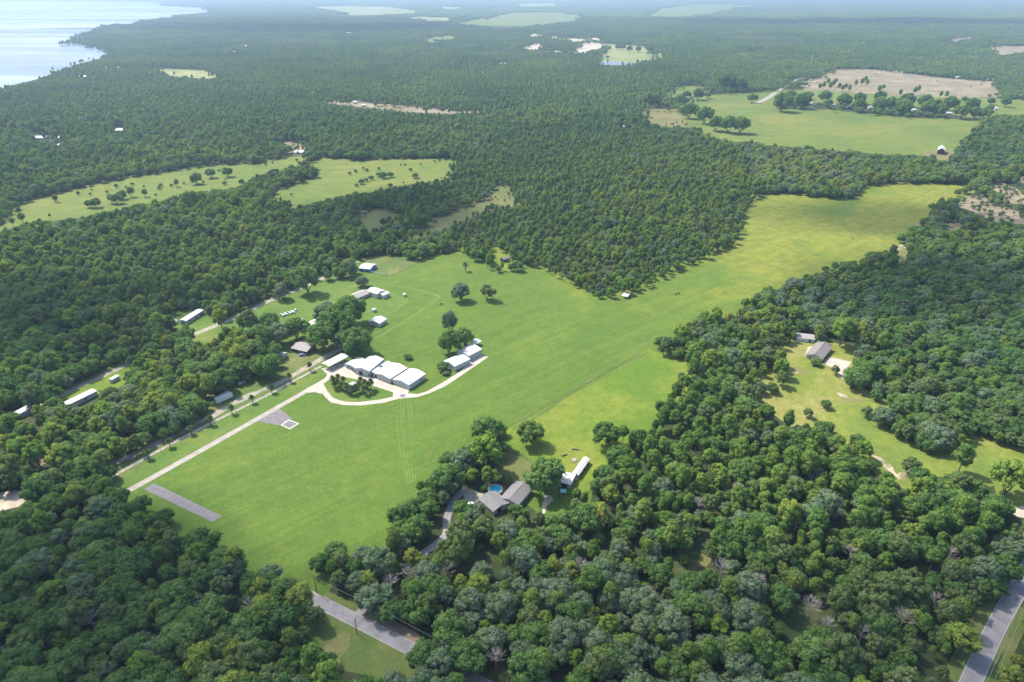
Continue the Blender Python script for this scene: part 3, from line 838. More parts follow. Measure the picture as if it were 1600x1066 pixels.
single(692, 580, 20, 'dark bush in front of the left small hangar', 'oak', tall=0.75, cat='bush', name='bush')
single(697, 586, 12, 'brownish low bush on the lawn below the left small hangar', 'moss', tall=0.6, cat='bush', name='bush')
for x, y, w, k, t, lb in [(1218, 590, 24, 'bright', 0.9, 'rounded tree left of the sand patch in the homestead lawn'), (1221, 604, 22, 'olive', 0.8, 'tree below the rounded tree at the left edge of the homestead lawn'), (1206, 614, 19, 'oak', 0.9, 'small dark tree at the left edge of the homestead lawn'), (1290, 638, 16, 'oak', 0.9, 'small dark tree alone in the middle of the homestead lawn'), (1261, 652, 15, 'olive', 0.7, 'pale round shrub in the lower left of the homestead lawn'), (1354, 651, 19, 'olive', 0.6, 'low wide shrub on the right of the homestead lawn'), (1274, 571, 17, 'oak', 0.7, 'small tree against the front of the homestead house'), (1304, 585, 13, 'olive', 0.8, 'small tree below the concrete pad of the homestead'), (1338, 699, 23, 'oak', 1.0, 'dark tree on the lower edge of the homestead meadow, left of the sand'), (1348, 716, 26, 'bright', 0.8, 'broad palmetto like tree beside the sandy bend'), (1417, 741, 27, 'olive', 0.8, 'round tree standing beside the sand in the lower meadow'), (1570, 772, 52, 'bright', 0.8, 'large rounded tree alone at the lower end of the right meadow')]:
    single(x, y, w, lb, k, tall=t)
single(1337, 541, 30, 'bright green spreading tree behind the homestead house', 'bright')
single(1311, 541, 34, 'bright round tree right behind the homestead roof', 'bright')
single(1430, 372, 22, 'dark round tree at the right edge of the far runway', 'oak', tall=0.9)
GR = 'oaks in the row beyond the large far pasture'
for cx, cy, w in [(140, 600, 60), (80, 655, 120), (210, 645, 100), (250, 605, 52), (350, 615, 80), (375, 655, 55), (465, 645, 90), (565, 625, 70), (570, 668, 80), (690, 615, 74), (690, 668, 90), (770, 664, 90), (840, 688, 100), (865, 637, 90), (970, 652, 90), (985, 692, 90), (1050, 662, 60), (1070, 703, 80), (1130, 662, 90), (1200, 713, 90), (1270, 662, 80), (1290, 718, 80), (1345, 722, 80), (1390, 640, 42), (1385, 684, 42), (1480, 648, 60), (1225, 628, 38)]:
    single(1200 + cx / 4, (cy + w * 0.36) / 4, w / 4, ('broad' if w > 85 else 'small' if w < 62 else 'round') + ' dark oak in the ' + ('left part' if cx < 480 else 'right part' if cx > 1000 else 'middle') + ' of the row beyond the large far pasture', 'oak', GR)
GR = 'oaks at the left end of the large far pasture'
for cx, cy, w in [(1090, 600, 52), (1160, 600, 72), (1220, 600, 50), (1340, 530, 110), (1420, 545, 84), (1500, 622, 62), (860, 635, 100), (920, 635, 60), (1040, 640, 74), (975, 645, 60), (1105, 705, 104), (1200, 735, 110), (1270, 785, 96), (1350, 792, 110), (1425, 795, 110)]:
    single(800 + cx / 4, (cy + w * 0.36) / 4, w / 4, 'dark oak scattered at the left end of the large far pasture', 'oak', GR)
GR = 'pines left standing in the far clearcut'
for cx, cy in [(320, 545), (345, 535), (372, 510), (385, 540), (405, 520), (418, 515), (440, 545), (462, 550), (480, 545), (505, 550), (545, 520), (585, 510), (605, 500), (615, 520), (690, 560), (715, 550), (820, 585), (912, 570), (935, 560), (1075, 590), (1110, 595)]:
    single(1200 + cx / 4, (cy + 26) / 4, 6.0, 'thin pine left standing in the sandy far clearcut', 'pine', GR, tall=0.95)
GR = 'trees dotted over the upper left meadow'
for cx, cy, w in [(770, 165, 60), (735, 190, 70), (820, 155, 44), (605, 215, 62), (560, 220, 50), (910, 158, 34), (1230, 66, 72), (1105, 95, 34), (350, 190, 34), (700, 195, 40), (190, 160, 60), (290, 145, 46), (150, 175, 50), (1320, 30, 60), (1425, 25, 60)]:
    single(cx / 4, 266 + (cy + w * 0.3) / 4, w / 4, 'small dark tree dotted over the long yellow green meadow', 'oak' if w > 45 else 'olive', GR)
GR = 'bushes on the mid pasture'
for cx, cy, w in [(660, 75, 40), (690, 62, 30), (720, 50, 34), (770, 30, 40), (800, 36, 50), (840, 32, 40), (630, 95, 24), (996, 38, 44), (840, 96, 30), (1080, 400, 26)]:
    single(400 + cx / 4, 266 + (cy + w * 0.3) / 4, w / 4, 'dark bush on the pale green mid pasture', 'oak', GR, tall=0.8, cat='bush', name='bush')
GR = 'trees left on the mine pasture'
for cx, cy, w in [(788, 315, 40), (735, 312, 36), (690, 300, 40), (660, 300, 34), (860, 318, 40), (520, 345, 40)]:
    single(800 + cx / 4, (cy + w * 0.35) / 4, w / 4, 'far dark tree on the pasture beside the sand mine', 'oak', GR)

single(449, 938, 44, 'dark oak overhanging the visible left end of the county road', 'oak', tall=1.0)
single(474, 962, 46, 'oak leaning over the near verge of the county road', 'bright', tall=0.9)
single(661, 1040, 44, 'round oak covering the county road at the bottom', 'oak', tall=1.0)
single(690, 1052, 46, 'mossy oak covering the county road at the bottom', 'moss', tall=1.0)
# palms
def palm_meshes(seed):
    r = np.random.default_rng(seed)
    mb = MB()
    mb.tube([(0, 0, -0.2), (0.05, 0.02, 2.2), (0.1, 0, 4.6)], [0.24, 0.2, 0.18], 7)
    tm = bpy.data.meshes.new('palm_trunk')
    tm.from_pydata(mb.v, [], mb.f)
    tm.materials.append(M['bark'])
    V, Fc, T = [], [], []
    n = 0
    for i in range(30):
        an = i * 2.4 + r.normal(0, 0.1)
        el = math.radians(78 - i * 3.6 + r.normal(0, 6))
        ln = r.uniform(1.7, 2.3)
        dirv = np.array([math.cos(an) * math.cos(el), math.sin(an) * math.cos(el), math.sin(el)])
        side = np.array([-math.sin(an), math.cos(an), 0])
        b0 = np.array([0.1, 0, 4.55])
        pts = [b0, b0 + dirv * ln * 0.5, b0 + dirv * ln * 0.85 - np.array([0, 0, 0.25]), b0 + dirv * ln - np.array([0, 0, 0.75])]
        ws = [0.05, 0.42, 0.5, 0.12]
        vv = []
        for p, w in zip(pts, ws):
            vv += [p - side * w - np.array([0, 0, 0.12 * w]), p + np.array([0, 0, 0.05]), p + side * w - np.array([0, 0, 0.12 * w])]
        V.append(np.array(vv))
        for k in range(3):
            a = n + 3 * k
            Fc += [[a, a + 1, a + 4], [a, a + 4, a + 3], [a + 1, a + 2, a + 5], [a + 1, a + 5, a + 4]]
        T.append(np.full(12, r.uniform(0.1, 0.95)))
        n += 12
    return tm, tri_mesh('palm_crown', np.vstack(V), np.array(Fc), np.concatenate(T), M['leaf_palm'])
PALMS = [palm_meshes(s) for s in (1, 2, 3)]

def palm(px, py, s, label, group=None):
    x, y = P(px, py)
    root = empty('palm_tree', (x, y, 0), random.uniform(0, 6.28))
    root.scale = (s, s, s * random.uniform(0.92, 1.1))
    tag(root, label, 'palm', group)
    tm, cm = random.choice(PALMS)
    for nm, me in (('trunk', tm), ('crown', cm)):
        c = bpy.data.objects.new(nm, me)
        COL.objects.link(c)
        c.parent = root
ORD = ['nearest palm of the row along the fence, by the drive entrance', 'second palm from the drive entrance in the fence row', 'third palm from the drive entrance in the fence row', 'fourth palm from the drive entrance in the fence row', 'fifth palm from the drive entrance in the fence row', 'palm of the fence row left of the white trailer', 'palm of the fence row right of the white trailer', 'third palm of the fence row counted from the carport', 'second palm of the fence row counted from the carport', 'palm of the fence row nearest the white carport']
for (x, y), lb in zip([(181, 747), (232, 717), (266, 699), (299, 679), (330, 664), (363, 647), (395, 630), (425, 614), (453, 597), (485, 580)], ORD):
    palm(x, y, random.uniform(0.95, 1.1), lb, 'palms along the fence')
for x, y in [(521, 603), (528, 606), (534, 610), (540, 612), (537, 601), (529, 598), (562, 612), (569, 617), (576, 613), (571, 607), (564, 603), (544, 616), (551, 617), (523, 609), (580, 609), (556, 614)]:
    palm(x, y, random.uniform(0.95, 1.25), 'cabbage palm in the clump on the grass island by the hangars', 'palms on the grass island')
palm(727, 424, 1.4, 'lone palm at the far edge of the field by the dark wood')
palm(1524, 937, 1.2, 'cabbage palm standing above the woods beside the right road')
for x, y, lb in [(1178, 520, 'palm among bushes left of the small teal walled shed'), (1150, 517, 'palm in the tree tongue reaching into the runway')]:
    palm(x, y, 1.3, lb)

# dead trees
def dead_tree(px, py, hgt, label, seed, group=None):
    r = np.random.default_rng(seed)
    x, y = P(px, py)
    FOOT.append((x, y, 3.0))
    root = empty('dead_tree', (x, y, 0), r.uniform(0, 6))
    tag(root, label, 'dead tree', group)
    mb = MB()
    mb.tube([(0, 0, -0.2), (0.1, 0, hgt * 0.5), (0, 0.1, hgt)], [0.26, 0.18, 0.05], 6)
    mb.build('trunk', M['deadwood'], root)
    mb = MB()
    for k in range(26):
        an = k * 2.4
        z = hgt * r.uniform(0.35, 0.95)
        ln = (hgt - z) * 0.55 + 1.3
        c, s = math.cos(an), math.sin(an)
        e = (c * ln, s * ln, z + ln * 0.75)
        m_ = (c * ln * 0.5, s * ln * 0.5, z + ln * 0.45)
        mb.tube([(0, 0, z), m_, e], [0.09, 0.06, 0.025], 4)
        for q in range(3):
            a2 = an + r.normal(0, 0.8)
            mb.tube([m_, (m_[0] + math.cos(a2) * ln * 0.5, m_[1] + math.sin(a2) * ln * 0.5, m_[2] + ln * r.uniform(0.2, 0.6))], [0.05, 0.02], 3)
    mb.build('branches', M['deadwood'], root)['kind'] = 'stuff'
dead_tree(1125, 908, 11, 'bare pale grey dead tree in the lower right woods', 1)
dead_tree(1342, 1005, 8, 'bare bleached dead tree near the bottom right, left of the road', 2)
dead_tree(1325, 880, 9, 'broken grey dead tree in the upper part of the lower right woods', 3)
dead_tree(612, 925, 8, 'dead pinkish grey tree beside the county road bend', 4)
dead_tree(1240, 835, 8, 'small bare tree among green pines in the lower right woods', 5)
dead_tree(967, 925, 9, 'bare whitish dead tree among grey oaks near the bottom centre', 6)
dead_tree(775, 1045, 9, 'bare thin dead tree at the bottom centre of the woods', 7)

for i, (x, y) in enumerate([(640, 915), (905, 905), (1010, 945), (1060, 1010), (1180, 930), (1262, 965), (1290, 990), (1405, 985), (1455, 955), (880, 1000), (955, 1030), (1395, 860), (1480, 880), (700, 905), (1090, 800), (1150, 780), (300, 905), (150, 985), (395, 960)]):
    dead_tree(x, y, random.uniform(7, 10.5), 'thin bare grey snag poking out of the ' + ('left woods' if x < 500 else 'upper part of the right woods' if y < 900 else 'lower part of the right woods'), 30 + i, 'bare snags in the woods')
# ------------------------------------------------------------------ buildings
def frame3(fl, fr, br):
    A, B, C = (np.array(P(*q)) for q in (fl, fr, br))
    u = B - A
    w = np.linalg.norm(u)
    u = u / w
    v = np.array([-u[1], u[0]])
    d = float(np.dot(C - B, v))
    if d < 0:
        v, d = -v, -d
    c = A + u * w / 2 + v * d / 2
    return c, w, d, math.atan2(u[1], u[0])

SIDES = {'f': 0, 'r': 1, 'b': 2, 'l': 3}
def gable(name, label, cat, fl, fr, br, eave, rise, axis='d', roof='roofw', wall='white', over=0.35, open_sides=False, feats=(), group=None, size=None, ridge=False, z0=0.0):
    c, w, d, rz = frame3(fl, fr, br)
    if size:
        w, d = size
    root = empty(name, (c[0], c[1], z0), rz)
    tag(root, label, cat, group)
    FOOT.append((c[0], c[1], 0.5 * math.hypot(w, d) + 1.5))
    hw, hd = w / 2, d / 2
    if not open_sides:
        if axis == 'd':
            v = [(-hw, -hd, 0), (hw, -hd, 0), (hw, hd, 0), (-hw, hd, 0), (-hw, -hd, eave), (hw, -hd, eave), (hw, hd, eave), (-hw, hd, eave), (0, -hd, eave + rise), (0, hd, eave + rise)]
            f = [(0, 1, 5, 8, 4), (2, 3, 7, 9, 6), (1, 2, 6, 5), (3, 0, 4, 7)]
        else:
            v = [(-hw, -hd, 0), (hw, -hd, 0), (hw, hd, 0), (-hw, hd, 0), (-hw, -hd, eave), (hw, -hd, eave), (hw, hd, eave), (-hw, hd, eave), (-hw, 0, eave + rise), (hw, 0, eave + rise)]
            f = [(0, 1, 5, 4), (2, 3, 7, 6), (1, 2, 6, 9, 5), (3, 0, 4, 8, 7)]
        mesh_obj('walls', v, f, M[wall], root)
    else:
        nx = max(2, int(w / 4) + 1)
        ny = max(2, int(d / 4) + 1)
        for i in range(nx):
            for j in range(ny):
                if 0 < i < nx - 1 and 0 < j < ny - 1:
                    continue
                x = -hw + 0.15 + (w - 0.3) * i / (nx - 1)
                y = -hd + 0.15 + (d - 0.3) * j / (ny - 1)
                MB().box(x - 0.09, x + 0.09, y - 0.09, y + 0.09, 0, eave - 0.03).build('post', M['metal'], root)
    hx, hy = hw + over, hd + over
    sl = rise / (hw if axis == 'd' else hd) * over
    t = 0.16
    if axis == 'd':
        prof = [(-hx, eave - sl), (0, eave + rise), (hx, eave - sl)]
        vv = [(x, -hy, z + 0.02) for x, z in prof] + [(x, hy, z + 0.02) for x, z in prof]
    else:
        prof = [(-hy, eave - sl), (0, eave + rise), (hy, eave - sl)]
        vv = [(hx, y, z + 0.02) for y, z in prof] + [(-hx, y, z + 0.02) for y, z in prof]
    vt = [(x, y, z + t) for x, y, z in vv]
    ff = [(6, 7, 10, 9), (7, 8, 11, 10), (0, 3, 4, 1), (1, 4, 5, 2), (0, 1, 7, 6), (1, 2, 8, 7), (3, 9, 10, 4), (4, 10, 11, 5), (0, 6, 9, 3), (2, 5, 11, 8)]
    rf = mesh_obj('roof', vv + vt, ff, M[roof], root)
    if ridge:
        z = eave + rise + t
        mb = MB()
        if axis == 'd':
            mb.box(-0.22, 0.22, -hy, hy, z - 0.02, z + 0.08)
        else:
            mb.box(-hx, hx, -0.22, 0.22, z - 0.02, z + 0.08)
        mb.build('ridge_cap', M['roofl'] if roof.startswith('roofw') else M[roof], rf)
    for (kind, side, fr_, ww, zb, zt, mt) in feats:
        k = SIDES[side]
        L_ = w if k in (0, 2) else d
        s0 = -L_ / 2 + fr_ * L_ - ww / 2
        off = (hd if k in (0, 2) else hw)
        mb = MB().box(s0, s0 + ww, -off - 0.07, -off + 0.02, zb, zt)
        rot = k * math.pi / 2
        cr, sr = math.cos(rot), math.sin(rot)
        mb.v = [(x * cr - y * sr, x * sr + y * cr, z) for x, y, z in mb.v]
        mb.build(kind, M[mt], root)
    return root

# hangar row (all share one bearing)
def bld_front(c1, c2, c3): return (Z1(*c1), Z1(*c2), Z1(*c3))
hd_ = [('door', 'f', 0.5, 9.0, 0.05, 3.0, 'door'), ('vent', 'r', 0.3, 0.9, 2.4, 2.9, 'metal')]
a = gable('hangar', 'white metal hangar at the right end of the row, nearest the camera', 'hangar', Z1(720, 483), Z1(850, 530), Z1(998, 440), 3.5, 1.3, 'd', over=0.3, feats=hd_ + [('window', 'r', 0.7, 1.2, 1.2, 2.2, 'glass')], group='white hangars in the long row', ridge=True)
MB().box(4.2, 4.9, -5.2, -4.5, 3.9, 4.6).build('vent_box', M['metal'], a)
MB().tube([(1.2, -0.5, 4.5), (1.2, -0.5, 6.6)], [0.08, 0.06], 5).build('antenna_mast', M['metal'], a)
a = gable('hangar', 'white metal hangar second from the right in the long row', 'hangar', Z1(568, 432), Z1(692, 478), Z1(828, 385), 3.5, 1.2, 'd', over=0.3, feats=[('door', 'f', 0.55, 9.0, 0.05, 3.0, 'door'), ('doorway', 'f', 0.06, 1.4, 0.05, 2.4, 'opening')], group='white hangars in the long row', ridge=True)
a = gable('hangar', 'low white link roof with a dark hatch between two hangars', 'hangar', Z1(528, 412), Z1(560, 424), Z1(690, 332), 3.2, 0.3, 'd', over=0.1, feats=[('doorway', 'f', 0.5, 1.4, 0.05, 2.3, 'opening')], ridge=False)
MB().box(-0.9, 0.9, -1.2, 1.2, 3.36, 3.75).build('roof_hatch', M['opening'], a)
gable('hangar', 'white metal hangar third from the right with dark open doors', 'hangar', Z1(404, 398), Z1(522, 424), Z1(652, 325), 4.4, 1.2, 'd', over=0.3, feats=[('doorway', 'f', 0.38, 2.6, 0.05, 3.0, 'opening'), ('door', 'f', 0.78, 3.4, 0.05, 2.8, 'door'), ('doorway', 'f', 0.95, 1.0, 0.05, 2.2, 'opening')], group='white hangars in the long row', ridge=True)
gable('shed', 'low white roofed house at the left end of the hangar row', 'shed', Z1(322, 345), Z1(404, 378), Z1(492, 318), 2.8, 0.9, 'd', over=0.4, wall='greywall', feats=[('window', 'f', 0.3, 1.4, 0.9, 2.0, 'glass'), ('doorway', 'f', 0.65, 1.2, 0.05, 2.1, 'opening')])
gable('carport', 'long open sided white carport at the end of the fence', 'carport', Z1(128, 350), Z1(186, 375), Z1(342, 290), 3.6, 0.7, 'd', open_sides=True, over=0.25)
gable('hangar', 'left of two small white hangars on the right concrete strip', 'hangar', Z1(1140, 330), Z1(1228, 375), Z1(1342, 305), 3.5, 1.2, 'd', over=0.25, feats=[('door', 'r', 0.5, 10, 0.05, 3.0, 'door')], group='small hangar pair', ridge=True)
gable('hangar', 'right of two small white hangars on the right concrete strip', 'hangar', Z1(1250, 250), Z1(1345, 292), Z1(1440, 228), 4.0, 1.2, 'd', over=0.25, feats=[('door', 'r', 0.5, 9, 0.05, 3.4, 'door'), ('doorway', 'r', 0.06, 1.2, 0.05, 2.4, 'opening')], group='small hangar pair', ridge=True)
gable('shed', 'small white open shed behind the two small hangars', 'shed', Z1(1352, 165), Z1(1400, 182), Z1(1448, 152), 2.8, 0.5, 'd', open_sides=True, over=0.3)
gable('kiosk', 'small pale roofed shelter among palms on the grass island', 'shelter', Z1(330, 530), Z1(372, 545), Z1(405, 512), 3.0, 0.8, 'd', roof='roofl', over=0.3, wall='white')

# neighbours (second survey crop)
def Z2(x, y): return (400 + x / 5.33, 420 + y / 5.33)
win = lambda s, f: ('window', s, f, 1.4, 1.0, 2.1, 'glass')
gable('ranch_house', 'ranch house with long grey brown roof on the far lawn', 'house', Z2(735, 265), Z2(800, 290), Z2(932, 222), 2.8, 1.3, 'd', 'roofb', 'cream', 0.6, feats=[win('r', 0.2), win('r', 0.5), win('r', 0.8), ('door', 'f', 0.5, 1.1, 0.05, 2.1, 'darkwood')])
gable('barn', 'white roofed barn joined beside the grey brown ranch house', 'barn', Z2(928, 222), Z2(1012, 250), Z2(1060, 215), 4.0, 1.2, 'f', 'roofw', 'cream', 0.3, feats=[('doorway', 'f', 0.3, 3.0, 0.05, 2.9, 'greywall')])
gable('barn', 'lower pale lean-to barn at the right of the white barn', 'barn', Z2(1020, 240), Z2(1062, 254), Z2(1108, 228), 3.0, 0.9, 'd', 'roofl', 'cream', 0.3, feats=[('door', 'f', 0.5, 2.0, 0.05, 2.3, 'greywall')])
gable('barn', 'white barn with low hip like roof beside the oak clump', 'barn', Z2(945, 468), Z2(1030, 488), Z2(1100, 452), 3.0, 1.3, 'd', 'roofw', 'white', 0.5, feats=[('door', 'f', 0.5, 3.2, 0.05, 2.5, 'door'), ('door', 'r', 0.5, 3.0, 0.05, 2.5, 'door')])
gable('house', 'small white roofed house half hidden behind the oak clump', 'house', Z2(662, 375), Z2(700, 390), Z2(745, 358), 3.0, 1.1, 'd', 'roofw', 'white', 0.4, feats=[win('f', 0.5)])
gable('house', 'pale roofed house half hidden left of the oak clump', 'house', Z2(395, 495), Z2(450, 515), Z2(530, 440), 2.8, 1.2, 'd', 'roofl', 'cream', 0.5, feats=[win('f', 0.3), win('f', 0.7)])
gable('shed', 'small pale shed beside the pale roofed half hidden house', 'shed', Z2(365, 450), Z2(385, 456), Z2(400, 445), 2.3, 0.5, 'd', 'roofl', 'white', 0.2, feats=[('door', 'f', 0.5, 0.9, 0.05, 1.9, 'greywall')])
gable('cottage', 'cottage with grey roof and dark porch by the lane', 'house', Z2(305, 690), Z2(425, 720), Z2(470, 660), 2.9, 1.3, 'f', 'roofb', 'darkwood', 0.7, feats=[win('f', 0.3), win('f', 0.7), ('door', 'f', 0.5, 1.0, 0.05, 2.1, 'white')])
gable('shed', 'tiny shed with pale blue roof beside the lane', 'shed', Z2(192, 745), Z2(235, 750), Z2(248, 725), 2.4, 0.7, 'f', 'roofl', 'greywall', 0.3, feats=[('door', 'f', 0.5, 0.9, 0.05, 1.9, 'darkwood')])
gable('blue_house', 'blue house with pale roof at the edge of the wood', 'house', (561, 424), (578, 426), (588, 418), 3.0, 1.1, 'f', 'roofl', 'bluewall', 0.4, feats=[win('f', 0.25), win('f', 0.75), ('door', 'f', 0.5, 1.0, 0.05, 2.1, 'white')])
gable('mobile_home', 'white mobile home on the lawn beside the left road', 'mobile home', (280.5, 504), (299, 506.5), (318, 492), 3.0, 0.5, 'd', 'roofw', 'white', 0.2, feats=[win('f', 0.5), win('r', 0.2), win('r', 0.5), win('r', 0.8)], size=(5.5, 20))
gable('shed', 'tiny white shed left of the mobile home on the lawn', 'shed', (264, 508), (271, 509), (273, 504), 2.2, 0.5, 'd', 'roofw', 'white', 0.2, feats=[('door', 'f', 0.5, 0.9, 0.05, 1.9, 'greywall')])
gable('mobile_home', 'white mobile home half hidden in trees below the left road', 'mobile home', (110, 630), (122, 635), (142, 624), 3.0, 0.5, 'd', 'roofw', 'white', 0.2, feats=[win('r', 0.2), win('r', 0.6), ('door', 'r', 0.42, 1.0, 0.3, 2.2, 'greywall')], size=(5, 18))
gable('mobile_home', 'pale roof almost hidden by trees at the far left', 'mobile home', (22, 652), (32, 655), (48, 644), 3.0, 0.5, 'd', 'roofl', 'white', 0.2, feats=[win('r', 0.3)], size=(4.5, 12))
OPEN += [[(24, 648), (46, 640), (48, 645), (30, 655)], [(108, 628), (140, 614), (144, 622), (122, 637)], [(196, 535), (203, 530), (205, 534), (198, 538)], [(262, 505), (276, 500), (280, 508), (266, 512)]]
gable('shed', 'narrow white roof beside the left road, right of the mobile home', 'shed', (172, 597), (178, 598.5), (186, 593), 2.4, 0.4, 'd', 'roofw', 'white', 0.2, size=(2.6, 5.5), feats=[('door', 'f', 0.5, 0.9, 0.05, 1.9, 'greywall')])
OPEN.append([(172, 596), (184, 589), (188, 593), (178, 600)])

# pool house (third survey crop)
def Z3(x, y): return (660 + x / 5.33, 650 + y / 5.33)
gable('pool_house', 'house with long dark grey shingle roof beside the round pool', 'house', Z3(655, 720), Z3(795, 775), Z3(915, 635), 2.7, 1.4, 'd', 'roofg', 'white', 0.5, feats=[win('r', 0.2), win('r', 0.5), win('r', 0.8), ('door', 'f', 0.5, 1.1, 0.05, 2.1, 'darkwood')], ridge=True)
gable('pool_house_wing', 'front wing of dark grey roof reaching toward the drive, left of the house', 'house', Z3(480, 728), Z3(590, 828), Z3(700, 745), 2.6, 1.3, 'f', 'roofg', 'white', 0.5, feats=[('doorway', 'r', 0.4, 2.6, 0.05, 2.4, 'opening'), win('f', 0.3), win('f', 0.7)], ridge=True)
a = gable('long_shed', 'long pale metal roofed shed stretching into the bright meadow', 'shed', Z3(1248, 512), Z3(1298, 528), Z3(1425, 402), 2.5, 0.6, 'd', 'roofl', 'greywall', 0.2, feats=[('doorway', 'r', 0.2, 2.2, 0.05, 2.2, 'opening'), ('doorway', 'r', 0.5, 2.2, 0.05, 2.2, 'opening'), ('doorway', 'r', 0.8, 2.2, 0.05, 2.2, 'opening')])
gable('shed', 'wider grey metal roofed barn at the near end of the long shed', 'shed', Z3(1130, 585), Z3(1232, 610), Z3(1300, 535), 2.9, 0.8, 'f', 'roofl', 'greywall', 0.4, feats=[('doorway', 'f', 0.5, 3.0, 0.05, 2.4, 'opening')])
gable('canopy', 'small teal canopy on legs beside the biggest oak', 'canopy', Z3(1148, 668), Z3(1195, 672), Z3(1225, 648), 2.4, 0.6, 'f', 'roofteal', 'tealwall', 0.1, open_sides=True)
gable('homestead_house', 'house with broad grey roof in the sunny right clearing', 'house', (1259, 560), (1283, 567), (1299, 548), 2.9, 1.9, 'd', 'roofbrown', 'cream', 0.6, feats=[win('f', 0.25), win('f', 0.75), ('doorway', 'r', 0.5, 7, 0.05, 2.5, 'opening')], ridge=True)
sheet('white_patio', [(1257, 556), (1263, 542), (1272, 541), (1270, 552)], 0.14, M['concrete'])
gable('shed', 'long shed with teal white wall behind the homestead house', 'shed', (1244, 533), (1272, 536), (1276, 529), 2.6, 0.9, 'f', 'roofb', 'tealwall', 0.4, feats=[('doorway', 'f', 0.75, 1.6, 0.05, 2.2, 'opening')])
gable('field_shelter', 'white and teal open shelter at the tip of the wood in the field', 'shelter', (971, 466), (980, 468), (985, 463), 2.2, 0.4, 'f', 'roofw', 'tealwall', 0.2, open_sides=True)
gable('hidden_house', 'dark roofed house in the shade of the wood behind the field', 'house', (772, 408), (786, 414), (797, 404), 2.6, 1.0, 'd', 'roofg', 'darkwood', 0.3, size=(5, 7), feats=[win('f', 0.5)])
gable('far_barn', 'white roofed barn with black front at the right of the far pasture', 'barn', (1464, 241), (1474.5, 242), (1483, 238), 6.5, 2.6, 'd', 'roofw', 'opening', 0.6, feats=[('door', 'r', 0.5, 4, 0.05, 3.6, 'greywall')])
clearing('barn_yard', [(1450, 236), (1490, 236), (1492, 250), (1470, 250), (1452, 243)], M['dry'], 0.1, 1, 8)

# far small houses: (px, py, width px, label)
FARH = [(129, 121.5, 13, 'white roofed building near the lake shore, largest there'), (164, 108, 6, 'tiny white house inland of the lake shore, left of two'), (184, 108, 6, 'tiny white house inland of the lake shore, right of two'), (274, 83, 9, 'far white house at the left end of the lakeside settlement'), (330, 77, 12, 'far long white building in the lakeside settlement'), (350, 83, 8, 'small white house below the long building of the lakeside settlement'), (363, 82.5, 7, 'far white house between two others in the lakeside settlement'), (382, 73, 7, 'far white house at the upper right of the settlement, left of two'), (391, 72.5, 5, 'far white house at the upper right of the settlement, right of two'), (18, 197, 12, 'pale house at the left edge of the photo among trees'), (3, 207, 5, 'tiny white house at the very left edge below the pale house'), (82, 195, 5, 'small white roof in the left woods, alone'), (188, 206, 16, 'white long roof in the left woods, widest there'), (65, 218, 22, 'low pale roof line in the left woods'), (95, 218, 5, 'small roof beside a bright lawn in the left woods'), (88, 230, 14, 'pale roof lowest of the group in the left woods'), (468, 241, 17, 'grey white roofed house at the edge of the mid pasture'), (555, 162, 7, 'white trailer on the sandy strip, left of two'), (568, 167, 7, 'white trailer on the sandy strip, right of two'), (723, 99, 10, 'white house far in the central forest, left'), (785, 101.5, 13, 'white house far in the central forest, right'), (1300, 63, 4, 'tiny white house far right in the woods, leftmost of three'), (1348, 68, 8, 'white long building far right in the woods, middle of three'), (1398, 68.5, 6, 'white house far right in the woods, rightmost of three'), (1266, 164, 7, 'small white house at the left end of the pasture oak row'), (1301, 166, 9, 'pale house between the left oaks of the pasture row'), (1326, 168.5, 6, 'small house showing between oaks of the pasture row'), (1361, 170, 9, 'pale roofed house in the middle of the pasture oak row'), (1428, 174, 6, 'small white house right of the middle of the pasture row'), (1482, 179.5, 12, 'white house at the right part of the pasture oak row'), (1556, 172, 5, 'white shed on the bright grass at the far right'), (1498, 122.5, 10, 'white building above the far clearcut, right side'), (1547, 126, 10, 'white building at the right corner above the far clearcut'), (1232, 109, 8, 'white house beside the far lane near the pylon'), (548, 52.5, 18, 'pale far roofs in the central far forest'), (590, 53.5, 5, 'tiny white far roof right of the pale roofs'), (979, 176, 9, 'pale roof at the left of the west paddock'), (978, 201, 10, 'pale low roof below the west paddock among trees'), (1098, 128, 6, 'white house above the north paddock')]
for px, py, w, lb in FARH:
    m_ = w * mpp(px, py) * 0.8
    dd = min(14, max(7, m_ * 0.6))
    x, y = P(px, py)
    g_ = gable('far_house', lb, 'house', (px - w / 2, py), (px + w / 2, py), (px + w / 2, py - 0.5), 3.2, 2.0, 'f', 'roofw' if 'white' in lb else 'roofl', 'white', 0.4, size=(m_, dd), feats=[('doorway', 'f', 0.5, 1.6, 0.05, 2.3, 'opening'), ('window', 'f', 0.2, 1.8, 1.0, 2.3, 'glass')])
    k = 7.5
    OPEN.append([(px - w / 2 - 1.5, py - 1.5 - k / mpp(px, py) * 0.9), (px + w / 2 + 1.5, py - 1.5 - k / mpp(px, py) * 0.9), (px + w / 2 + 2, py + 0.8), (px - w / 2 - 2, py + 0.8)])
for i in range(9):
    gable('parked_trailer', 'white trailer in the line along the top of the far clearcut', 'trailer', (1378 + i * 4.2, 109.6 + i * 0.55), (1380.3 + i * 4.2, 109.9 + i * 0.55), (1380.3 + i * 4.2, 109.5 + i * 0.55), 3.6, 0.4, 'f', 'roofw', 'white', 0.1, size=(5.5, 4), group='trailers above the clearcut', feats=[('door', 'f', 0.5, 1.0, 0.3, 2.2, 'greywall')])

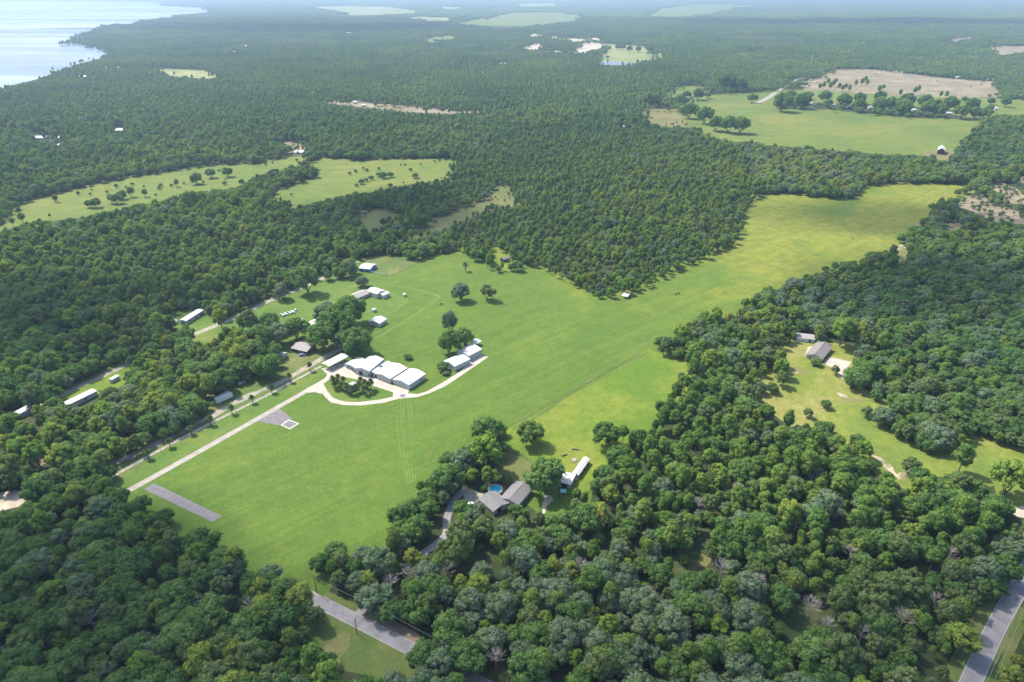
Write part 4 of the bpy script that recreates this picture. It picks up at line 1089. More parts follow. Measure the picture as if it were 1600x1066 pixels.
# ------------------------------------------------------------------ pool, fences, poles, small things
def pool(px, py, R):
    x, y = P(px, py)
    root = empty('swimming_pool', (x, y, 0))
    tag(root, 'round above ground pool of turquoise water with white deck', 'pool')
    n = 16
    def ring(r0, r1, z0, z1):
        v, f = [], []
        for i in range(n):
            a = 2 * math.pi * i / n
            c, s = math.cos(a), math.sin(a)
            v += [(c * r0, s * r0, z0), (c * r1, s * r1, z0), (c * r1, s * r1, z1), (c * r0, s * r0, z1)]
        for i in range(n):
            a, b = 4 * i, 4 * ((i + 1) % n)
            for k in range(4):
                k2 = (k + 1) % 4
                f.append((a + k, b + k, b + k2, a + k2))
        return v, f
    mesh_obj('wall', *ring(R - 0.08, R, 0, 1.2), M['plastic'], root)
    mesh_obj('deck', *ring(R - 0.25, R + 0.75, 1.203, 1.32), M['white'], root)
    mesh_obj('water', [(math.cos(6.283 * i / 32) * (R - 0.09), math.sin(6.283 * i / 32) * (R - 0.09), 1.1) for i in range(32)], [range(32)], M['pool'], root)
    mb = MB()
    for k in (0, 0.7):
        mb.tube([(-R - 0.9, -0.35 + k, 0), (-R - 0.3, -0.35 + k, 2.0), (-R + 0.4, -0.35 + k, 0.9)], [0.04] * 3, 5)
    for j in range(4):
        mb.box(-R - 0.85 + j * 0.16, -R - 0.75 + j * 0.16, -0.35, 0.35, 0.25 + j * 0.3, 0.3 + j * 0.3)
    mb.build('ladder', M['metal'], root)
pool(774, 767, 3.0)

def fence(line, hgt, gap, name, label, mat, rails=2, rad=0.05):
    pts = [np.array(P(*q)) for q in line]
    root = empty(name, (pts[0][0], pts[0][1], 0))
    tag(root, label, 'fence')
    o2 = pts[0]
    posts, rl = MB(), MB()
    for a, b in zip(pts, pts[1:]):
        d = np.linalg.norm(b - a)
        k = max(1, int(d / gap))
        for i in range(k + 1):
            q = a + (b - a) * i / k - o2
            posts.box(q[0] - rad, q[0] + rad, q[1] - rad, q[1] + rad, 0, hgt)
        for r_ in range(rails):
            z = hgt * (0.9 - 0.42 * r_)
            rl.tube([(*(a - o2), z), (*(b - o2), z)], [rad * 0.8] * 2, 4)
    posts.build('posts', M[mat], root)['kind'] = 'stuff'
    rl.build('rails', M[mat], root)['kind'] = 'stuff'
fence([(168, 750), (251, 703.5), (337.6, 658), (412.6, 621), (502, 573)], 1.25, 3.0, 'board_fence', 'long pale fence along the palm row beside the drive', 'paint', 3, 0.09)
fence([(577, 425.5), (602, 431)], 1.8, 2.4, 'white_fence', 'short white board fence beside the blue house', 'paint', 3, 0.14)
fence([(602, 431), (612, 432), (648, 413), (690, 398)], 1.3, 3.5, 'wire_fence', 'thin dark fence between the paddock and the main field', 'pole', 2, 0.06)
fence([(790, 700), (829, 722), (838, 745)], 1.2, 3.0, 'garden_fence', 'low fence along the dry lawn beside the bright meadow', 'pole', 2, 0.06)
fence([(1000, 552), (940, 587), (880, 620), (800, 668)], 1.2, 4.0, 'pasture_fence', 'thin old fence along the dirt line across the bright meadow', 'pole', 2, 0.05)

def utility_pole(px, py, hgt, label, transformer=False):
    x, y = P(px, py)
    root = empty('utility_pole', (x, y, 0), math.radians(60))
    tag(root, label, 'pole')
    MB().tube([(0, 0, -0.3), (0, 0, hgt * 0.5), (0, 0, hgt)], [0.2, 0.17, 0.13], 7).build('post', M['pole'], root)
    MB().box(-1.1, 1.1, -0.07, 0.07, hgt - 0.6, hgt - 0.45).build('crossarm', M['pole'], root)
    for k in (-1, 0, 1):
        MB().tube([(k, 0, hgt - 0.45), (k, 0, hgt - 0.2)], [0.07, 0.04], 5).build('insulator', M['plastic'], root)
    if transformer:
        MB().tube([(0.35, 0, hgt - 2.0), (0.35, 0, hgt - 1.0), (0.35, 0, hgt - 0.95)], [0.32, 0.32, 0.1], 8).build('transformer', M['plastic'], root)
    return (x, y, hgt - 0.35)
pa = utility_pole(495, 926, 9.5, 'wooden utility pole beside the field corner and county road')
pb = utility_pole(584.5, 967, 8.8, 'utility pole with pale transformer beside the drive mouth', True)
pc = utility_pole(558, 991, 8.5, 'bare wooden pole on the near side of the county road')
pd = utility_pole(735, 1048, 9.0, 'utility pole among trees at the bottom beside the road')
pe = utility_pole(1596, 948, 9.0, 'utility pole on the right verge of the right road, upper')
pf = utility_pole(1556, 1043, 9.0, 'utility pole on the right verge of the right road, lower')
pg = (pf[0] + (pf[0] - pe[0]) * 1.1, pf[1] + (pf[1] - pe[1]) * 1.1, pf[2])
def wire(a, b, label, off=0.0):
    mb = MB()
    n = 10
    d = np.array(b) - np.array(a)
    nn = np.array([-d[1], d[0], 0])
    nn = nn / np.linalg.norm(nn) * off
    path = [tuple(np.array(a) + d * i / n + nn - np.array([0, 0, 1.2 * 4 * (i / n) * (1 - i / n)])) for i in range(n + 1)]
    mb.tube(path, [0.035] * (n + 1), 4)
    tag(mb.build('overhead_wire', M['wire']), label, 'wire')
wire(pa, pb, 'sagging wire from the field corner pole to the transformer pole')
wire(pb, pd, 'wire from the transformer pole into the bottom trees')
wire(pb, pc, 'wire crossing the county road between two poles')
wire(pe, pf, 'left wire strung along the right road between its poles', 0.8)
wire(pe, pf, 'right wire strung along the right road between its poles', -0.8)
wire(pf, pg, 'left wire of the right road leaving the bottom of the photo', 0.8)
wire(pf, pg, 'right wire of the right road leaving the bottom of the photo', -0.8)

def tank(px, py, R, hh, label):
    x, y = P(px, py)
    root = empty('round_tank', (x, y, 0))
    tag(root, label, 'tank')
    MB().tube([(0, 0, 0), (0, 0, hh)], [R, R], 14).build('body', M['white'], root)
    MB().tube([(0, 0, hh + 0.003), (0, 0, hh + R * 0.35), (0, 0, hh + R * 0.5)], [R * 1.05, R * 0.6, R * 0.1], 14).build('roof', M['roofw'], root)
    MB().box(-0.4, 0.4, -R - 0.05, -R + 0.1, 0.05, 1.9).build('door', M['greywall'], root)
tank(632.5, 463, 1.5, 2.0, 'small round white tank alone on the lawn right of the barns')
tank(585, 487, 1.6, 2.0, 'small round white tank between the barns and the oak clump')

bal = None
for i in range(13):
    px = 440 + i * 1.85 + random.uniform(-0.8, 0.8)
    py = 494.5 - i * 0.6 + (i % 3) * 1.5 - 1.5 + random.uniform(-0.5, 0.5)
    x, y = P(px, py)
    r0 = 0.75
    o = MB().tube([(-0.8, 0, r0), (-0.72, 0, r0), (0.72, 0, r0), (0.8, 0, r0)], [r0 * 0.85, r0, r0, r0 * 0.85], 10).build('wrapped_bale', M['plastic'])
    o.location = (x, y, 0)
    o.rotation_euler = (0, 0, random.uniform(0, 3))
    tag(o, 'white wrapped bale in the bright cluster on the far lawn', 'bale', 'white bales on the lawn')
for x, y, l, an, lb in [(882, 712, 3.2, 0.5, 'dark log lying in the bright grass left of the stump pile'), (899, 703, 3.6, -0.2, 'dark log lying in the bright grass, farthest of the two')]:
    wx, wy = P(x, y)
    o = MB().tube([(-l / 2, 0, 0.45), (-l * 0.2, 0.1, 0.5), (l / 2, 0, 0.42)], [0.4, 0.45, 0.35], 8).build('log', M['log'])
    o.location = (wx, wy, 0)
    o.rotation_euler = (0, 0, an)
    tag(o, lb, 'log')
def hay_ring(px, py):
    x, y = P(px, py)
    root = empty('feeder', (x, y, 0))
    tag(root, 'pale round feeder beside the far end of the long shed', 'feeder')
    MB().tube([(0, 0, 0), (0, 0, 0.5), (0, 0, 1.1)], [1.6, 1.5, 0.8], 12).build('heap', M['sand'], root)
    for k in range(8):
        a = k * math.pi / 4
        MB().box(math.cos(a) * 1.8 - 0.08, math.cos(a) * 1.8 + 0.08, math.sin(a) * 1.8 - 0.08, math.sin(a) * 1.8 + 0.08, 0, 1.2).build('bar', M['plastic'], root)
hay_ring(898, 720)

def vehicle(px, py, rz, label, name='parked_car', mat='vehicle', ln=4.6):
    x, y = P(px, py)
    root = empty(name, (x, y, 0), rz)
    tag(root, label, 'car')
    h = ln / 2
    prof = [(-h, 0.45), (-h, 0.95), (-h * 0.85, 1.0), (-h * 0.62, 1.5), (h * 0.2, 1.52), (h * 0.5, 1.02), (h * 0.95, 0.9), (h, 0.45)]
    n = len(prof)
    v = [(a, -0.88, b) for a, b in prof] + [(a, 0.88, b) for a, b in prof]
    f = [tuple(range(n))[::-1], tuple(range(n, 2 * n))] + [(i, (i + 1) % n, n + (i + 1) % n, n + i) for i in range(n)]
    mesh_obj('body', v, f, M[mat], root)
    MB().box(-h * 0.55, h * 0.18, -0.9, 0.9, 1.08, 1.42).build('window', M['glass'], root)
    MB().add([(h * 0.215, -0.75, 1.535), (h * 0.5, -0.75, 1.045), (h * 0.5, 0.75, 1.045), (h * 0.215, 0.75, 1.535)], [(0, 1, 2, 3)]).build('windscreen', M['glass'], root)
    for sx in (-0.62, 0.62):
        for sy in (-0.86, 0.86):
            MB().tube([(h * sx, sy - 0.1, 0.34), (h * sx, sy + 0.1, 0.34)], [0.34, 0.34], 10).build('wheel', M['tyre'], root)
vehicle(733, 790, 0.6, 'white car parked on the pad beside the pool house drive')
vehicle(378, 599.5, 1.0, 'white car near the trees above the white trailer')
vehicle(473, 556, 0.2, 'dark blue car beside the grey roofed cottage', mat='bluewall')
vehicle(715, 760, 0.8, 'white car half hidden under oaks left of the pool drive')

def trailer(px, py, px2, py2):
    A, B = np.array(P(px, py)), np.array(P(px2, py2))
    c = (A + B) / 2
    root = empty('box_trailer', (c[0], c[1], 0), math.atan2(*(B - A)[::-1]))
    tag(root, 'long white box trailer parked beside the sandy lane', 'trailer')
    h = np.linalg.norm(B - A) / 2
    FOOT.append((c[0], c[1], h + 1))
    MB().box(-h, h, -1.25, 1.25, 0.9, 3.6).build('body', M['vehicle'], root)
    MB().box(-h - 0.05, h + 0.05, -1.3, 1.3, 3.603, 3.68).build('roof', M['roofw'], root)
    MB().box(h - 0.02, h + 0.06, -1.0, 1.0, 1.1, 3.4).build('rear_door', M['door'], root)
    for sx in (h * 0.55, h * 0.72):
        for sy in (-1.0, 1.0):
            MB().tube([(sx, sy - 0.15, 0.5), (sx, sy + 0.15, 0.5)], [0.5, 0.5], 10).build('wheel', M['tyre'], root)
    for sy in (-0.8, 0.8):
        MB().box(-h * 0.6 - 0.08, -h * 0.6 + 0.08, sy - 0.08, sy + 0.08, 0, 0.9).build('landing_leg', M['metal'], root)
trailer(338, 632, 363, 621)
gable('camper', 'pale camper beside the long white trailer under the oaks', 'trailer', (336, 628), (342, 630), (358, 617), 2.6, 0.3, 'd', 'roofl', 'greywall', 0.1, size=(2.8, 9), feats=[win('r', 0.4)])
for px, py, lb in [(222, 673, 'white small boat shell among trees left of the lane, larger'), (200, 676, 'small white boat shell among the trees left of the lane')]:
    x, y = P(px, py)
    root = empty('small_boat', (x, y, 0), 0.5)
    tag(root, lb, 'boat')
    pr = [(-2.4, 0.7), (0.5, 0.9), (1.8, 0.55), (2.6, 0.02)]
    v = [(a, b, 4.4) for a, b in pr] + [(a, -b, 4.4) for a, b in pr] + [(a * 0.9, b * 0.6, 3.7) for a, b in pr] + [(a * 0.9, -b * 0.6, 3.7) for a, b in pr]
    v = [(a, b, c - 3.4) for a, b, c in v]
    f = []
    for i in range(3):
        f += [(i, i + 1, 9 + i, 8 + i), (4 + i, 12 + i, 13 + i, 5 + i), (8 + i, 9 + i, 13 + i, 12 + i)]
    f += [(0, 8, 12, 4)]
    mesh_obj('hull', v, f, M['plastic'], root)
    MB().box(-1.2, -0.8, -0.6, 0.6, 0.75, 0.82).build('seat', M['plastic'], root)
    OPEN.append([(px - 5, py - 8), (px + 5, py - 9), (px + 6, py + 2), (px - 5, py + 3)])

def cow(px, py, rz, label):
    x, y = P(px, py)
    me = bpy.data.meshes.new('cow')
    vv = [(0, 0, 1.05), (0.55, 0, 1.1), (1.05, 0, 1.12), (1.35, 0, 1.3), (1.75, 0, 1.2), (-0.55, 0, 1.08), (-1.0, 0, 1.1), (-1.12, 0, 0.6)]
    rr = [0.42, 0.42, 0.34, 0.2, 0.14, 0.42, 0.34, 0.05]
    ee = [(0, 1), (1, 2), (2, 3), (3, 4), (0, 5), (5, 6), (6, 7)]
    for bx, at_ in ((0.9, 2), (-0.85, 6)):
        for s in (-0.22, 0.22):
            i = len(vv)
            vv += [(bx, s, 0.62), (bx + 0.03, s, 0.32), (bx, s, 0.0)]
            rr += [0.13, 0.09, 0.07]
            ee += [(at_, i), (i, i + 1), (i + 1, i + 2)]
    me.from_pydata(vv, ee, [])
    o = bpy.data.objects.new('cow', me)
    COL.objects.link(o)
    sk = o.modifiers.new('skin', 'SKIN')
    for i, q in enumerate(me.skin_vertices[0].data):
        q.radius = (rr[i], rr[i])
        q.use_root = i == 0
    o.modifiers.new('sub', 'SUBSURF').levels = 1
    me.materials.append(M['animal'])
    o.location = (x, y, 0)
    o.rotation_euler = (0, 0, rz)
    tag(o, label, 'cow')
cow(1056, 461, 0.4, 'black cow grazing on the runway, left of two')
cow(1061, 460, 2.0, 'black cow grazing on the runway, right of two')
cow(1332, 374, 1.0, 'lone black cow far up the runway')
cow(689, 477, 0.3, 'black cow alone below the two lone field oaks')

def mast(px, py, hgt, label, name, head=False):
    x, y = P(px, py)
    root = empty(name, (x, y, 0))
    tag(root, label, 'tower')
    for sx, sy in ((-1, -1), (1, -1), (1, 1), (-1, 1)):
        k = 4.0 if head else 1.2
        MB().tube([(sx * k, sy * k, 0), (sx * k * 0.35, sy * k * 0.35, hgt)], [0.5, 0.4], 5).build('leg', M['metal'], root)
    for j in range(1, 5):
        s = (4.0 if head else 1.2) * (1 - 0.65 * j / 5)
        z = hgt * j / 5
        mb = MB()
        for a, b in (((-s, -s), (s, -s)), ((s, -s), (s, s)), ((s, s), (-s, s)), ((-s, s), (-s, -s))):
            mb.tube([(*a, z), (*b, z)], [0.25, 0.25], 4)
        mb.build('brace', M['metal'], root)
    if head:
        MB().tube([(0, 0, hgt), (0, 0, hgt + 3), (0, 0, hgt + 8), (0, 0, hgt + 11)], [3, 8, 8, 1], 14).build('bowl', M['white'], root)
mast(1266, 106, 40, 'thin pale pylon standing beside the far lane', 'pylon')
mast(1245, 35, 32, 'white far water tower above the hazy forest', 'water_tower', True)

# ------------------------------------------------------------------ forest: scatter
def noise2(x, y, sc, seed):
    r = np.random.default_rng(seed)
    out = np.zeros_like(x)
    for k in range(6):
        a = r.uniform(0, 6.28)
        f = sc * (1.0 + 0.35 * k)
        out += np.sin((x * math.cos(a) + y * math.sin(a)) * f + r.uniform(0, 6.28)) / 6
    return out

def grid(y0, y1, step, jitter=0.45, margin=320):
    ys = np.arange(y0, y1, step)
    X, Y = [], []
    for y in ys:
        f = y * CP + H * SP
        half = (800 + margin) * f / FPX
        xs = np.arange(-half, half, step)
        X.append(xs)
        Y.append(np.full(xs.shape, y))
    X, Y = np.concatenate(X), np.concatenate(Y)
    X = X + rng.uniform(-jitter, jitter, X.shape) * step
    Y = Y + rng.uniform(-jitter, jitter, Y.shape) * step
    return X, Y

PINE_P = [([(880, 700), (1000, 630), (1060, 560), (1180, 600), (1250, 680), (1340, 740), (1420, 790), (1600, 830), (1500, 900), (1200, 880), (1000, 870), (900, 800)], 0.62), ([(-300, 350), (300, 310), (420, 300), (560, 420), (400, 480), (250, 520), (-300, 560)], 0.55), ([(580, 300), (830, 210), (1000, 230), (930, 320), (880, 460), (720, 400), (640, 380)], 0.7), ([(-300, 90), (1100, 60), (1200, 130), (1000, 220), (480, 245), (-300, 340)], 0.7)]
MOSS_P = [([(540, 880), (700, 850), (900, 850), (1180, 890), (1160, 1150), (640, 1150)], 0.5), ([(1250, 250), (1700, 250), (1700, 560), (1150, 560)], 0.25), ([(1150, 230), (1340, 240), (1340, 310), (1180, 300)], 0.6), ([(1480, 850), (1700, 820), (1700, 930), (1500, 920)], 0.6)]
BRIGHT_P = [([(760, 330), (900, 215), (1180, 225), (1180, 400), (1000, 470), (880, 450)], 0.85), ([(1050, 490), (1250, 480), (1250, 640), (1060, 570)], 0.5), ([(-300, 340), (420, 300), (560, 430), (400, 560), (170, 740), (-300, 760)], 0.36), ([(1480, 980), (1700, 900), (1700, 1200), (1480, 1200)], 0.7)]

ROADS = []
for line, w in ((ROADLINE[:3], 2.0), (ROADLINE[2:6], 6.0), (ROADLINE[5:], 3.4), (RROAD, 4.6), (HDRIVE[:6], 2.6), (HDRIVE[5:], 0.8), (LROAD, 3.5)):
    pts = [np.array(P(*q)) for q in line]
    ROADS += [(a, b, w) for a, b in zip(pts, pts[1:])]
FOOTA = np.array(FOOT)

def keep_mask(X, Y, top, rad, near, bush=True):
    px, py = proj(X, Y, 0 * X)
    ok = np.ones(X.shape, bool)
    J = np.clip(Y * 0.009, 2.0, 30.0)
    wob = rng.random(X.shape) < 0.5
    XJ, YJ = X + rng.normal(0, 1, X.shape) * J * wob, Y + rng.normal(0, 1, Y.shape) * J * wob
    tests = [(X if near else XJ, Y if near else YJ, 0 * X), (XJ, YJ, top * 0.95), (XJ - rad * 0.75, YJ, top * 0.62), (XJ + rad * 0.75, YJ, top * 0.62)]
    for (a, b, c) in tests:
        qx, qy = proj(a, b, c)
        for poly in OPEN:
            ok &= ~inpoly(qx, qy, poly)
    extra = np.zeros(X.shape, bool)
    for poly, share in SPARSE:
        extra |= inpoly(px, py, poly) & (rng.random(X.shape) < share * (1.0 if share > 0.5 else np.where(noise2(X, Y, 0.035, 77) > 0.22, 2.6, 0.12))) & bush
    extra &= ~ok
    ok |= extra
    if near:
        for a, b, w in ROADS:
            d = b - a
            t = np.clip(((X - a[0]) * d[0] + (Y - a[1]) * d[1]) / (d @ d), 0, 1)
            ok &= np.hypot(X - a[0] - t * d[0], Y - a[1] - t * d[1]) > w
        for fx, fy, fr_ in FOOTA:
            ok &= (np.abs(X - fx) > fr_) | (np.abs(Y - fy) > fr_) | (np.hypot(X - fx, Y - fy) > fr_)
    return ok, px, py, extra

def choose_kind(X, Y, px, py):
    n = len(X)
    u = rng.random(n) + 0.25 * noise2(X, Y, 0.02, 3)
    pp = np.full(n, 0.10)
    for poly, p in PINE_P:
        pp[inpoly(px, py, poly)] = p
    mp_ = np.full(n, 0.10)
    for poly, p in MOSS_P:
        mp_[inpoly(px, py, poly)] = p
    bp = np.full(n, 0.13)
    for poly, p in BRIGHT_P:
        bp[inpoly(px, py, poly)] = p
    k = np.zeros(n, int)
    k[u < pp] = 4
    rest = u >= pp
    w = rng.random(n) + 0.3 * noise2(X, Y, 0.03, 9)
    k[rest & (w < mp_)] = 1
    k[rest & (w >= mp_) & (w < mp_ + bp)] = 2
    k[rest & (w > 0.80)] = 3
    return k

TOPS = np.array([12.8, 12.8, 14.5, 14.5, 16.0])
RADS = np.array([6.0, 6.0, 4.6, 4.6, 3.6])

# zone A: every tree with its full crown
XA, YA = grid(115, 1350, 5.7)
SA = np.where(rng.random(XA.shape) < 0.78, rng.uniform(0.42, 0.82, XA.shape), rng.uniform(0.85, 1.25, XA.shape)) * (1 + 0.12 * noise2(XA, YA, 0.015, 4))
pxa, pya = proj(XA, YA, 0 * XA)
KA = choose_kind(XA, YA, pxa, pya)
YOUNG = [(600, 300), (700, 250), (830, 205), (1000, 205), (1178, 225), (1178, 400), (1000, 468), (900, 460), (840, 430), (730, 400)]
yg = inpoly(pxa, pya, YOUNG)
SA[yg] *= 0.72
SA[KA == 4] *= rng.uniform(0.8, 1.15, (KA == 4).sum())
ZA = SA ** 0.75 * rng.uniform(0.8, 1.12, XA.shape)
okA, pxa, pya, exA = keep_mask(XA, YA, TOPS[KA] * ZA, RADS[KA] * SA, True, SA < 0.72)
for ex_, S_, Z_ in ((exA, SA, ZA),):
    S_[ex_] *= 0.62
    Z_[ex_] *= 0.5
# keep some natural gaps, denser for thin pines
gap = rng.random(XA.shape) < 0.06 + 0.08 * (noise2(XA, YA, 0.05, 21) > 0.35)
okA &= ~gap
XA, YA, SA, ZA, KA, pxa, pya = (q[okA] for q in (XA, YA, SA, ZA, KA, pxa, pya))
RZ = rng.uniform(0, 6.28, XA.shape)
VA = rng.integers(0, 4, XA.shape)

# the 300 largest in view of each kind become named trees
qx, qy = proj(XA, YA, TOPS[KA] * ZA * 0.8)
inview = (qx > -5) & (qx < 1605) & (qy > 0) & (qy < 1075)
appar = RADS[KA] * SA / (YA * CP + H * SP) * FPX
named = np.zeros(XA.shape, bool)
def region(px, py):
    if px < 520:
        if py > 980: return 'at the bottom left corner' if px < 260 else 'along the bottom edge left of the road'
        if py > 890: return 'in the left woods near the left edge' if px < 230 else 'in the left woods nearest the county road'
        if py > 780: return 'in the left woods below the drive entrance' if px < 250 else 'beside the near edge of the green field'
        if py > 640: return 'between the left edge and the palm row'
        if px < 130: return 'near the left edge above the left road'
        return 'in the woods above the left mobile homes' if px < 300 else 'in the woods behind the far lawn'
    if px < 800:
        if py > 1020: return 'along the bottom edge right of the road'
        if py > 930: return 'just right of the county road'
        if py > 850: return 'between the house drive and the county road'
        return 'beside the drive to the pool house'
    if px < 1150:
        if py > 1000: return 'along the bottom edge in the centre'
        if py > 900: return 'in the bottom centre woods around the dead tree'
        if py > 800: return 'in the woods below the long shed'
        if py > 700: return 'right of the long shed'
        return 'along the right edge of the bright meadow'
    if px > 1540 and py > 940: return 'right of the right road'
    if py > 1000: return 'along the bottom edge left of the right road'
    if py > 900: return 'near the palm by the right road' if px > 1400 else 'in the bottom right woods around the bleached tree'
    if py > 800: return 'in the lower right woods near the right edge' if px > 1400 else 'in the middle of the lower right woods'
    if py > 700: return 'below the homestead meadow'
    if py > 600: return 'beside the homestead lawn'
    return 'between the runway and the homestead house'
DESC = {0: 'dark green rounded oak ', 1: 'grey green mossy oak ', 2: 'bright green leafy tree ', 3: 'olive green leafy tree ', 4: 'slender green pine '}
SIZES = ['small ', 'middle sized ', 'large ']
for ks, cap in (((0,), 260), ((1,), 220), ((2, 3), 260), ((4,), 280)):
    idx = np.where(inview & np.isin(KA, ks))[0]
    idx = idx[np.argsort(-appar[idx])][:cap]
    named[idx] = True
SQ3 = {k: np.quantile(SA[named & (KA == k)], [0.33, 0.67]) for k in range(5)}
for i in np.where(named)[0]:
    k = int(KA[i])
    lb = SIZES[int(np.searchsorted(SQ3[k], SA[i]))] + DESC[k] + region(pxa[i], pya[i])
    place_tree(KLIST[k], int(VA[i]), XA[i], YA[i], SA[i], ZA[i], RZ[i], lb, lb.replace('oak ', 'oaks ').replace('tree ', 'trees ', 1).replace('pine ', 'pines '))

def scatter(name, label, cat, X, Y, S, Z, R, IDX, meshes, z=None):
    """one object of kind stuff: points that carry tree shapes"""
    lib = bpy.data.collections.new(name + '_shapes')
    for i, me in enumerate(meshes):
        lib.objects.link(bpy.data.objects.new('%s_shape_%02d' % (name, i), me))
    me = bpy.data.meshes.new(name)
    n = len(X)
    co = np.zeros((n, 3), np.float32)
    co[:, 0], co[:, 1] = X, Y
    if z is not None:
        co[:, 2] = z
    me.vertices.add(n)
    me.vertices.foreach_set('co', co.ravel())
    a = me.attributes.new('size', 'FLOAT_VECTOR', 'POINT')
    a.data.foreach_set('vector', np.stack([S, S, Z], 1).astype(np.float32).ravel())
    a = me.attributes.new('turn', 'FLOAT_VECTOR', 'POINT')
    a.data.foreach_set('vector', np.stack([0 * R, 0 * R, R], 1).astype(np.float32).ravel())
    a = me.attributes.new('shape', 'INT', 'POINT')
    a.data.foreach_set('value', IDX.astype(np.int32))
    me.update()
    o = bpy.data.objects.new(name, me)
    COL.objects.link(o)
    tag(o, label, cat, None, 'stuff')
    ng = bpy.data.node_groups.new(name + '_scatter', 'GeometryNodeTree')
    ng.interface.new_socket('Geometry', in_out='INPUT', socket_type='NodeSocketGeometry')
    ng.interface.new_socket('Geometry', in_out='OUTPUT', socket_type='NodeSocketGeometry')
    nd = ng.nodes
    gi, go = nd.new('NodeGroupInput'), nd.new('NodeGroupOutput')
    ci = nd.new('GeometryNodeCollectionInfo')
    ci.inputs['Collection'].default_value = lib
    ci.inputs['Separate Children'].default_value = True
    ci.inputs['Reset Children'].default_value = True
    ip = nd.new('GeometryNodeInstanceOnPoints')
    ip.inputs['Pick Instance'].default_value = True
    def attr(nm, ty):
        q = nd.new('GeometryNodeInputNamedAttribute')
        q.data_type = ty
        q.inputs['Name'].default_value = nm
        return q.outputs['Attribute']
    e2r = nd.new('FunctionNodeEulerToRotation')
    lk = ng.links.new
    lk(gi.outputs[0], ip.inputs['Points'])
    lk(ci.outputs[0], ip.inputs['Instance'])
    lk(attr('shape', 'INT'), ip.inputs['Instance Index'])
    lk(attr('turn', 'FLOAT_VECTOR'), e2r.inputs[0])
    lk(e2r.outputs[0], ip.inputs['Rotation'])
    lk(attr('size', 'FLOAT_VECTOR'), ip.inputs['Scale'])
    lk(ip.outputs[0], go.inputs[0])
    o.modifiers.new('scatter', 'NODES').node_group = ng
    return o

meshA = [KINDS[k][v]['joined'] for k in KLIST for v in range(4)]
r_ = ~named
scatter('woodland', 'woods of oaks and pines around the fields', 'woods', XA[r_], YA[r_], SA[r_], ZA[r_], RZ[r_], KA[r_] * 4 + VA[r_], meshA)

# zone B: mid-distance trees with lighter crowns
def light_tree(kind, seed):
    r = np.random.default_rng(seed)
    if kind == 'pine':
        cl = [(r.normal(0, 0.7), r.normal(0, 0.7), z, cr, r.uniform(0.2, 0.9)) for z, cr in ((7.0, 1.8), (8.6, 2.7), (10.2, 3.0), (11.8, 2.7), (13.4, 2.0), (14.4, 1.2))]
        V, Fc, T = foliage(cl, 10, 0.7, ICO0, r, 0.95, 1.0)
    else:
        R = 6.0 if kind in ('oak', 'moss') else 4.8
        zc = 7.0 if kind in ('oak', 'moss') else 8.4
        cl = oak_clumps(r, R, zc, 4.6, 9)
        cl = [(a, b, c, d * 1.2, e) for a, b, c, d, e in cl]
        V, Fc, T = foliage(cl, 12, 0.95, ICO0, r, 0.95)
    return V, Fc, T
ICO0 = ico(1)
LT = {}
for k in KLIST:
    for v in range(3):
        LT[(k, v)] = light_tree(k, 40 + v * 7 + len(k))
meshB = [tri_mesh('light_' + k, *LT[(k, v)], M['leaf_' + k]) for k in KLIST for v in range(3)]
XB, YB = grid(1350, 2600, 7.6, margin=200)
SB = rng.uniform(0.65, 1.1, XB.shape)
pxb, pyb = proj(XB, YB, 0 * XB)
KB = choose_kind(XB, YB, pxb, pyb)
ZB = SB * rng.uniform(0.85, 1.15, XB.shape)
okB, pxb, pyb, exB = keep_mask(XB, YB, TOPS[KB] * ZB, RADS[KB] * SB, False, SB < 0.85)
SB[exB] *= 0.6
ZB[exB] *= 0.5
okB &= rng.random(XB.shape) > 0.08
XB, YB, SB, ZB, KB = (q[okB] for q in (XB, YB, SB, ZB, KB))
scatter('mid_forest', 'hazy mixed forest in the middle distance', 'forest', XB, YB, SB, ZB, rng.uniform(0, 6.28, XB.shape), KB * 3 + rng.integers(0, 3, XB.shape), meshB)

# zone C and beyond: groves
def grove(size, n, kinds, seed, big=1.0):
    r = np.random.default_rng(seed)
    V, Fc, T = [], [], []
    m = 0
    for i in range(n):
        k = kinds[r.integers(0, len(kinds))]
        x, y = r.uniform(-size / 2, size / 2, 2)
        s = r.uniform(0.7, 1.1) * big
        zz = r.uniform(0.8, 1.15)
        if size > 100:
            iv, jf = ico(1)
            v = iv * (1 + r.normal(0, 0.15, (len(iv), 1))) * np.array([6.5 * s, 6.5 * s, 6.0]) + np.array([x, y, 7.5 * zz])
            f = jf
            t = np.full(len(v), r.uniform(0.1, 0.9))
        else:
            v0, f, t = LT[(k, r.integers(0, 3))]
            a = r.uniform(0, 6.28)
            v = v0 * np.array([s, s, s * zz])
            v = np.stack([v[:, 0] * math.cos(a) - v[:, 1] * math.sin(a) + x, v[:, 0] * math.sin(a) + v[:, 1] * math.cos(a) + y, v[:, 2]], 1)
            t = np.clip(t * 0.5 + r.uniform(0, 0.5), 0, 1)
        V.append(v)
        Fc.append(f + m)
        T.append(t)
        m += len(v)
    return np.vstack(V), np.vstack(Fc), np.concatenate(T)
meshC = [tri_mesh('grove', *grove(34, 18, ['pine', 'pine', 'oak'], 60 + i), M['leaf_pine']) for i in range(3)] + [tri_mesh('grove', *grove(34, 15, ['oak', 'olive', 'bright'], 70 + i), M['leaf_oak']) for i in range(3)] + [tri_mesh('grove', *grove(34, 15, ['oak', 'olive', 'moss'], 80 + i), M['leaf_olive']) for i in range(2)]
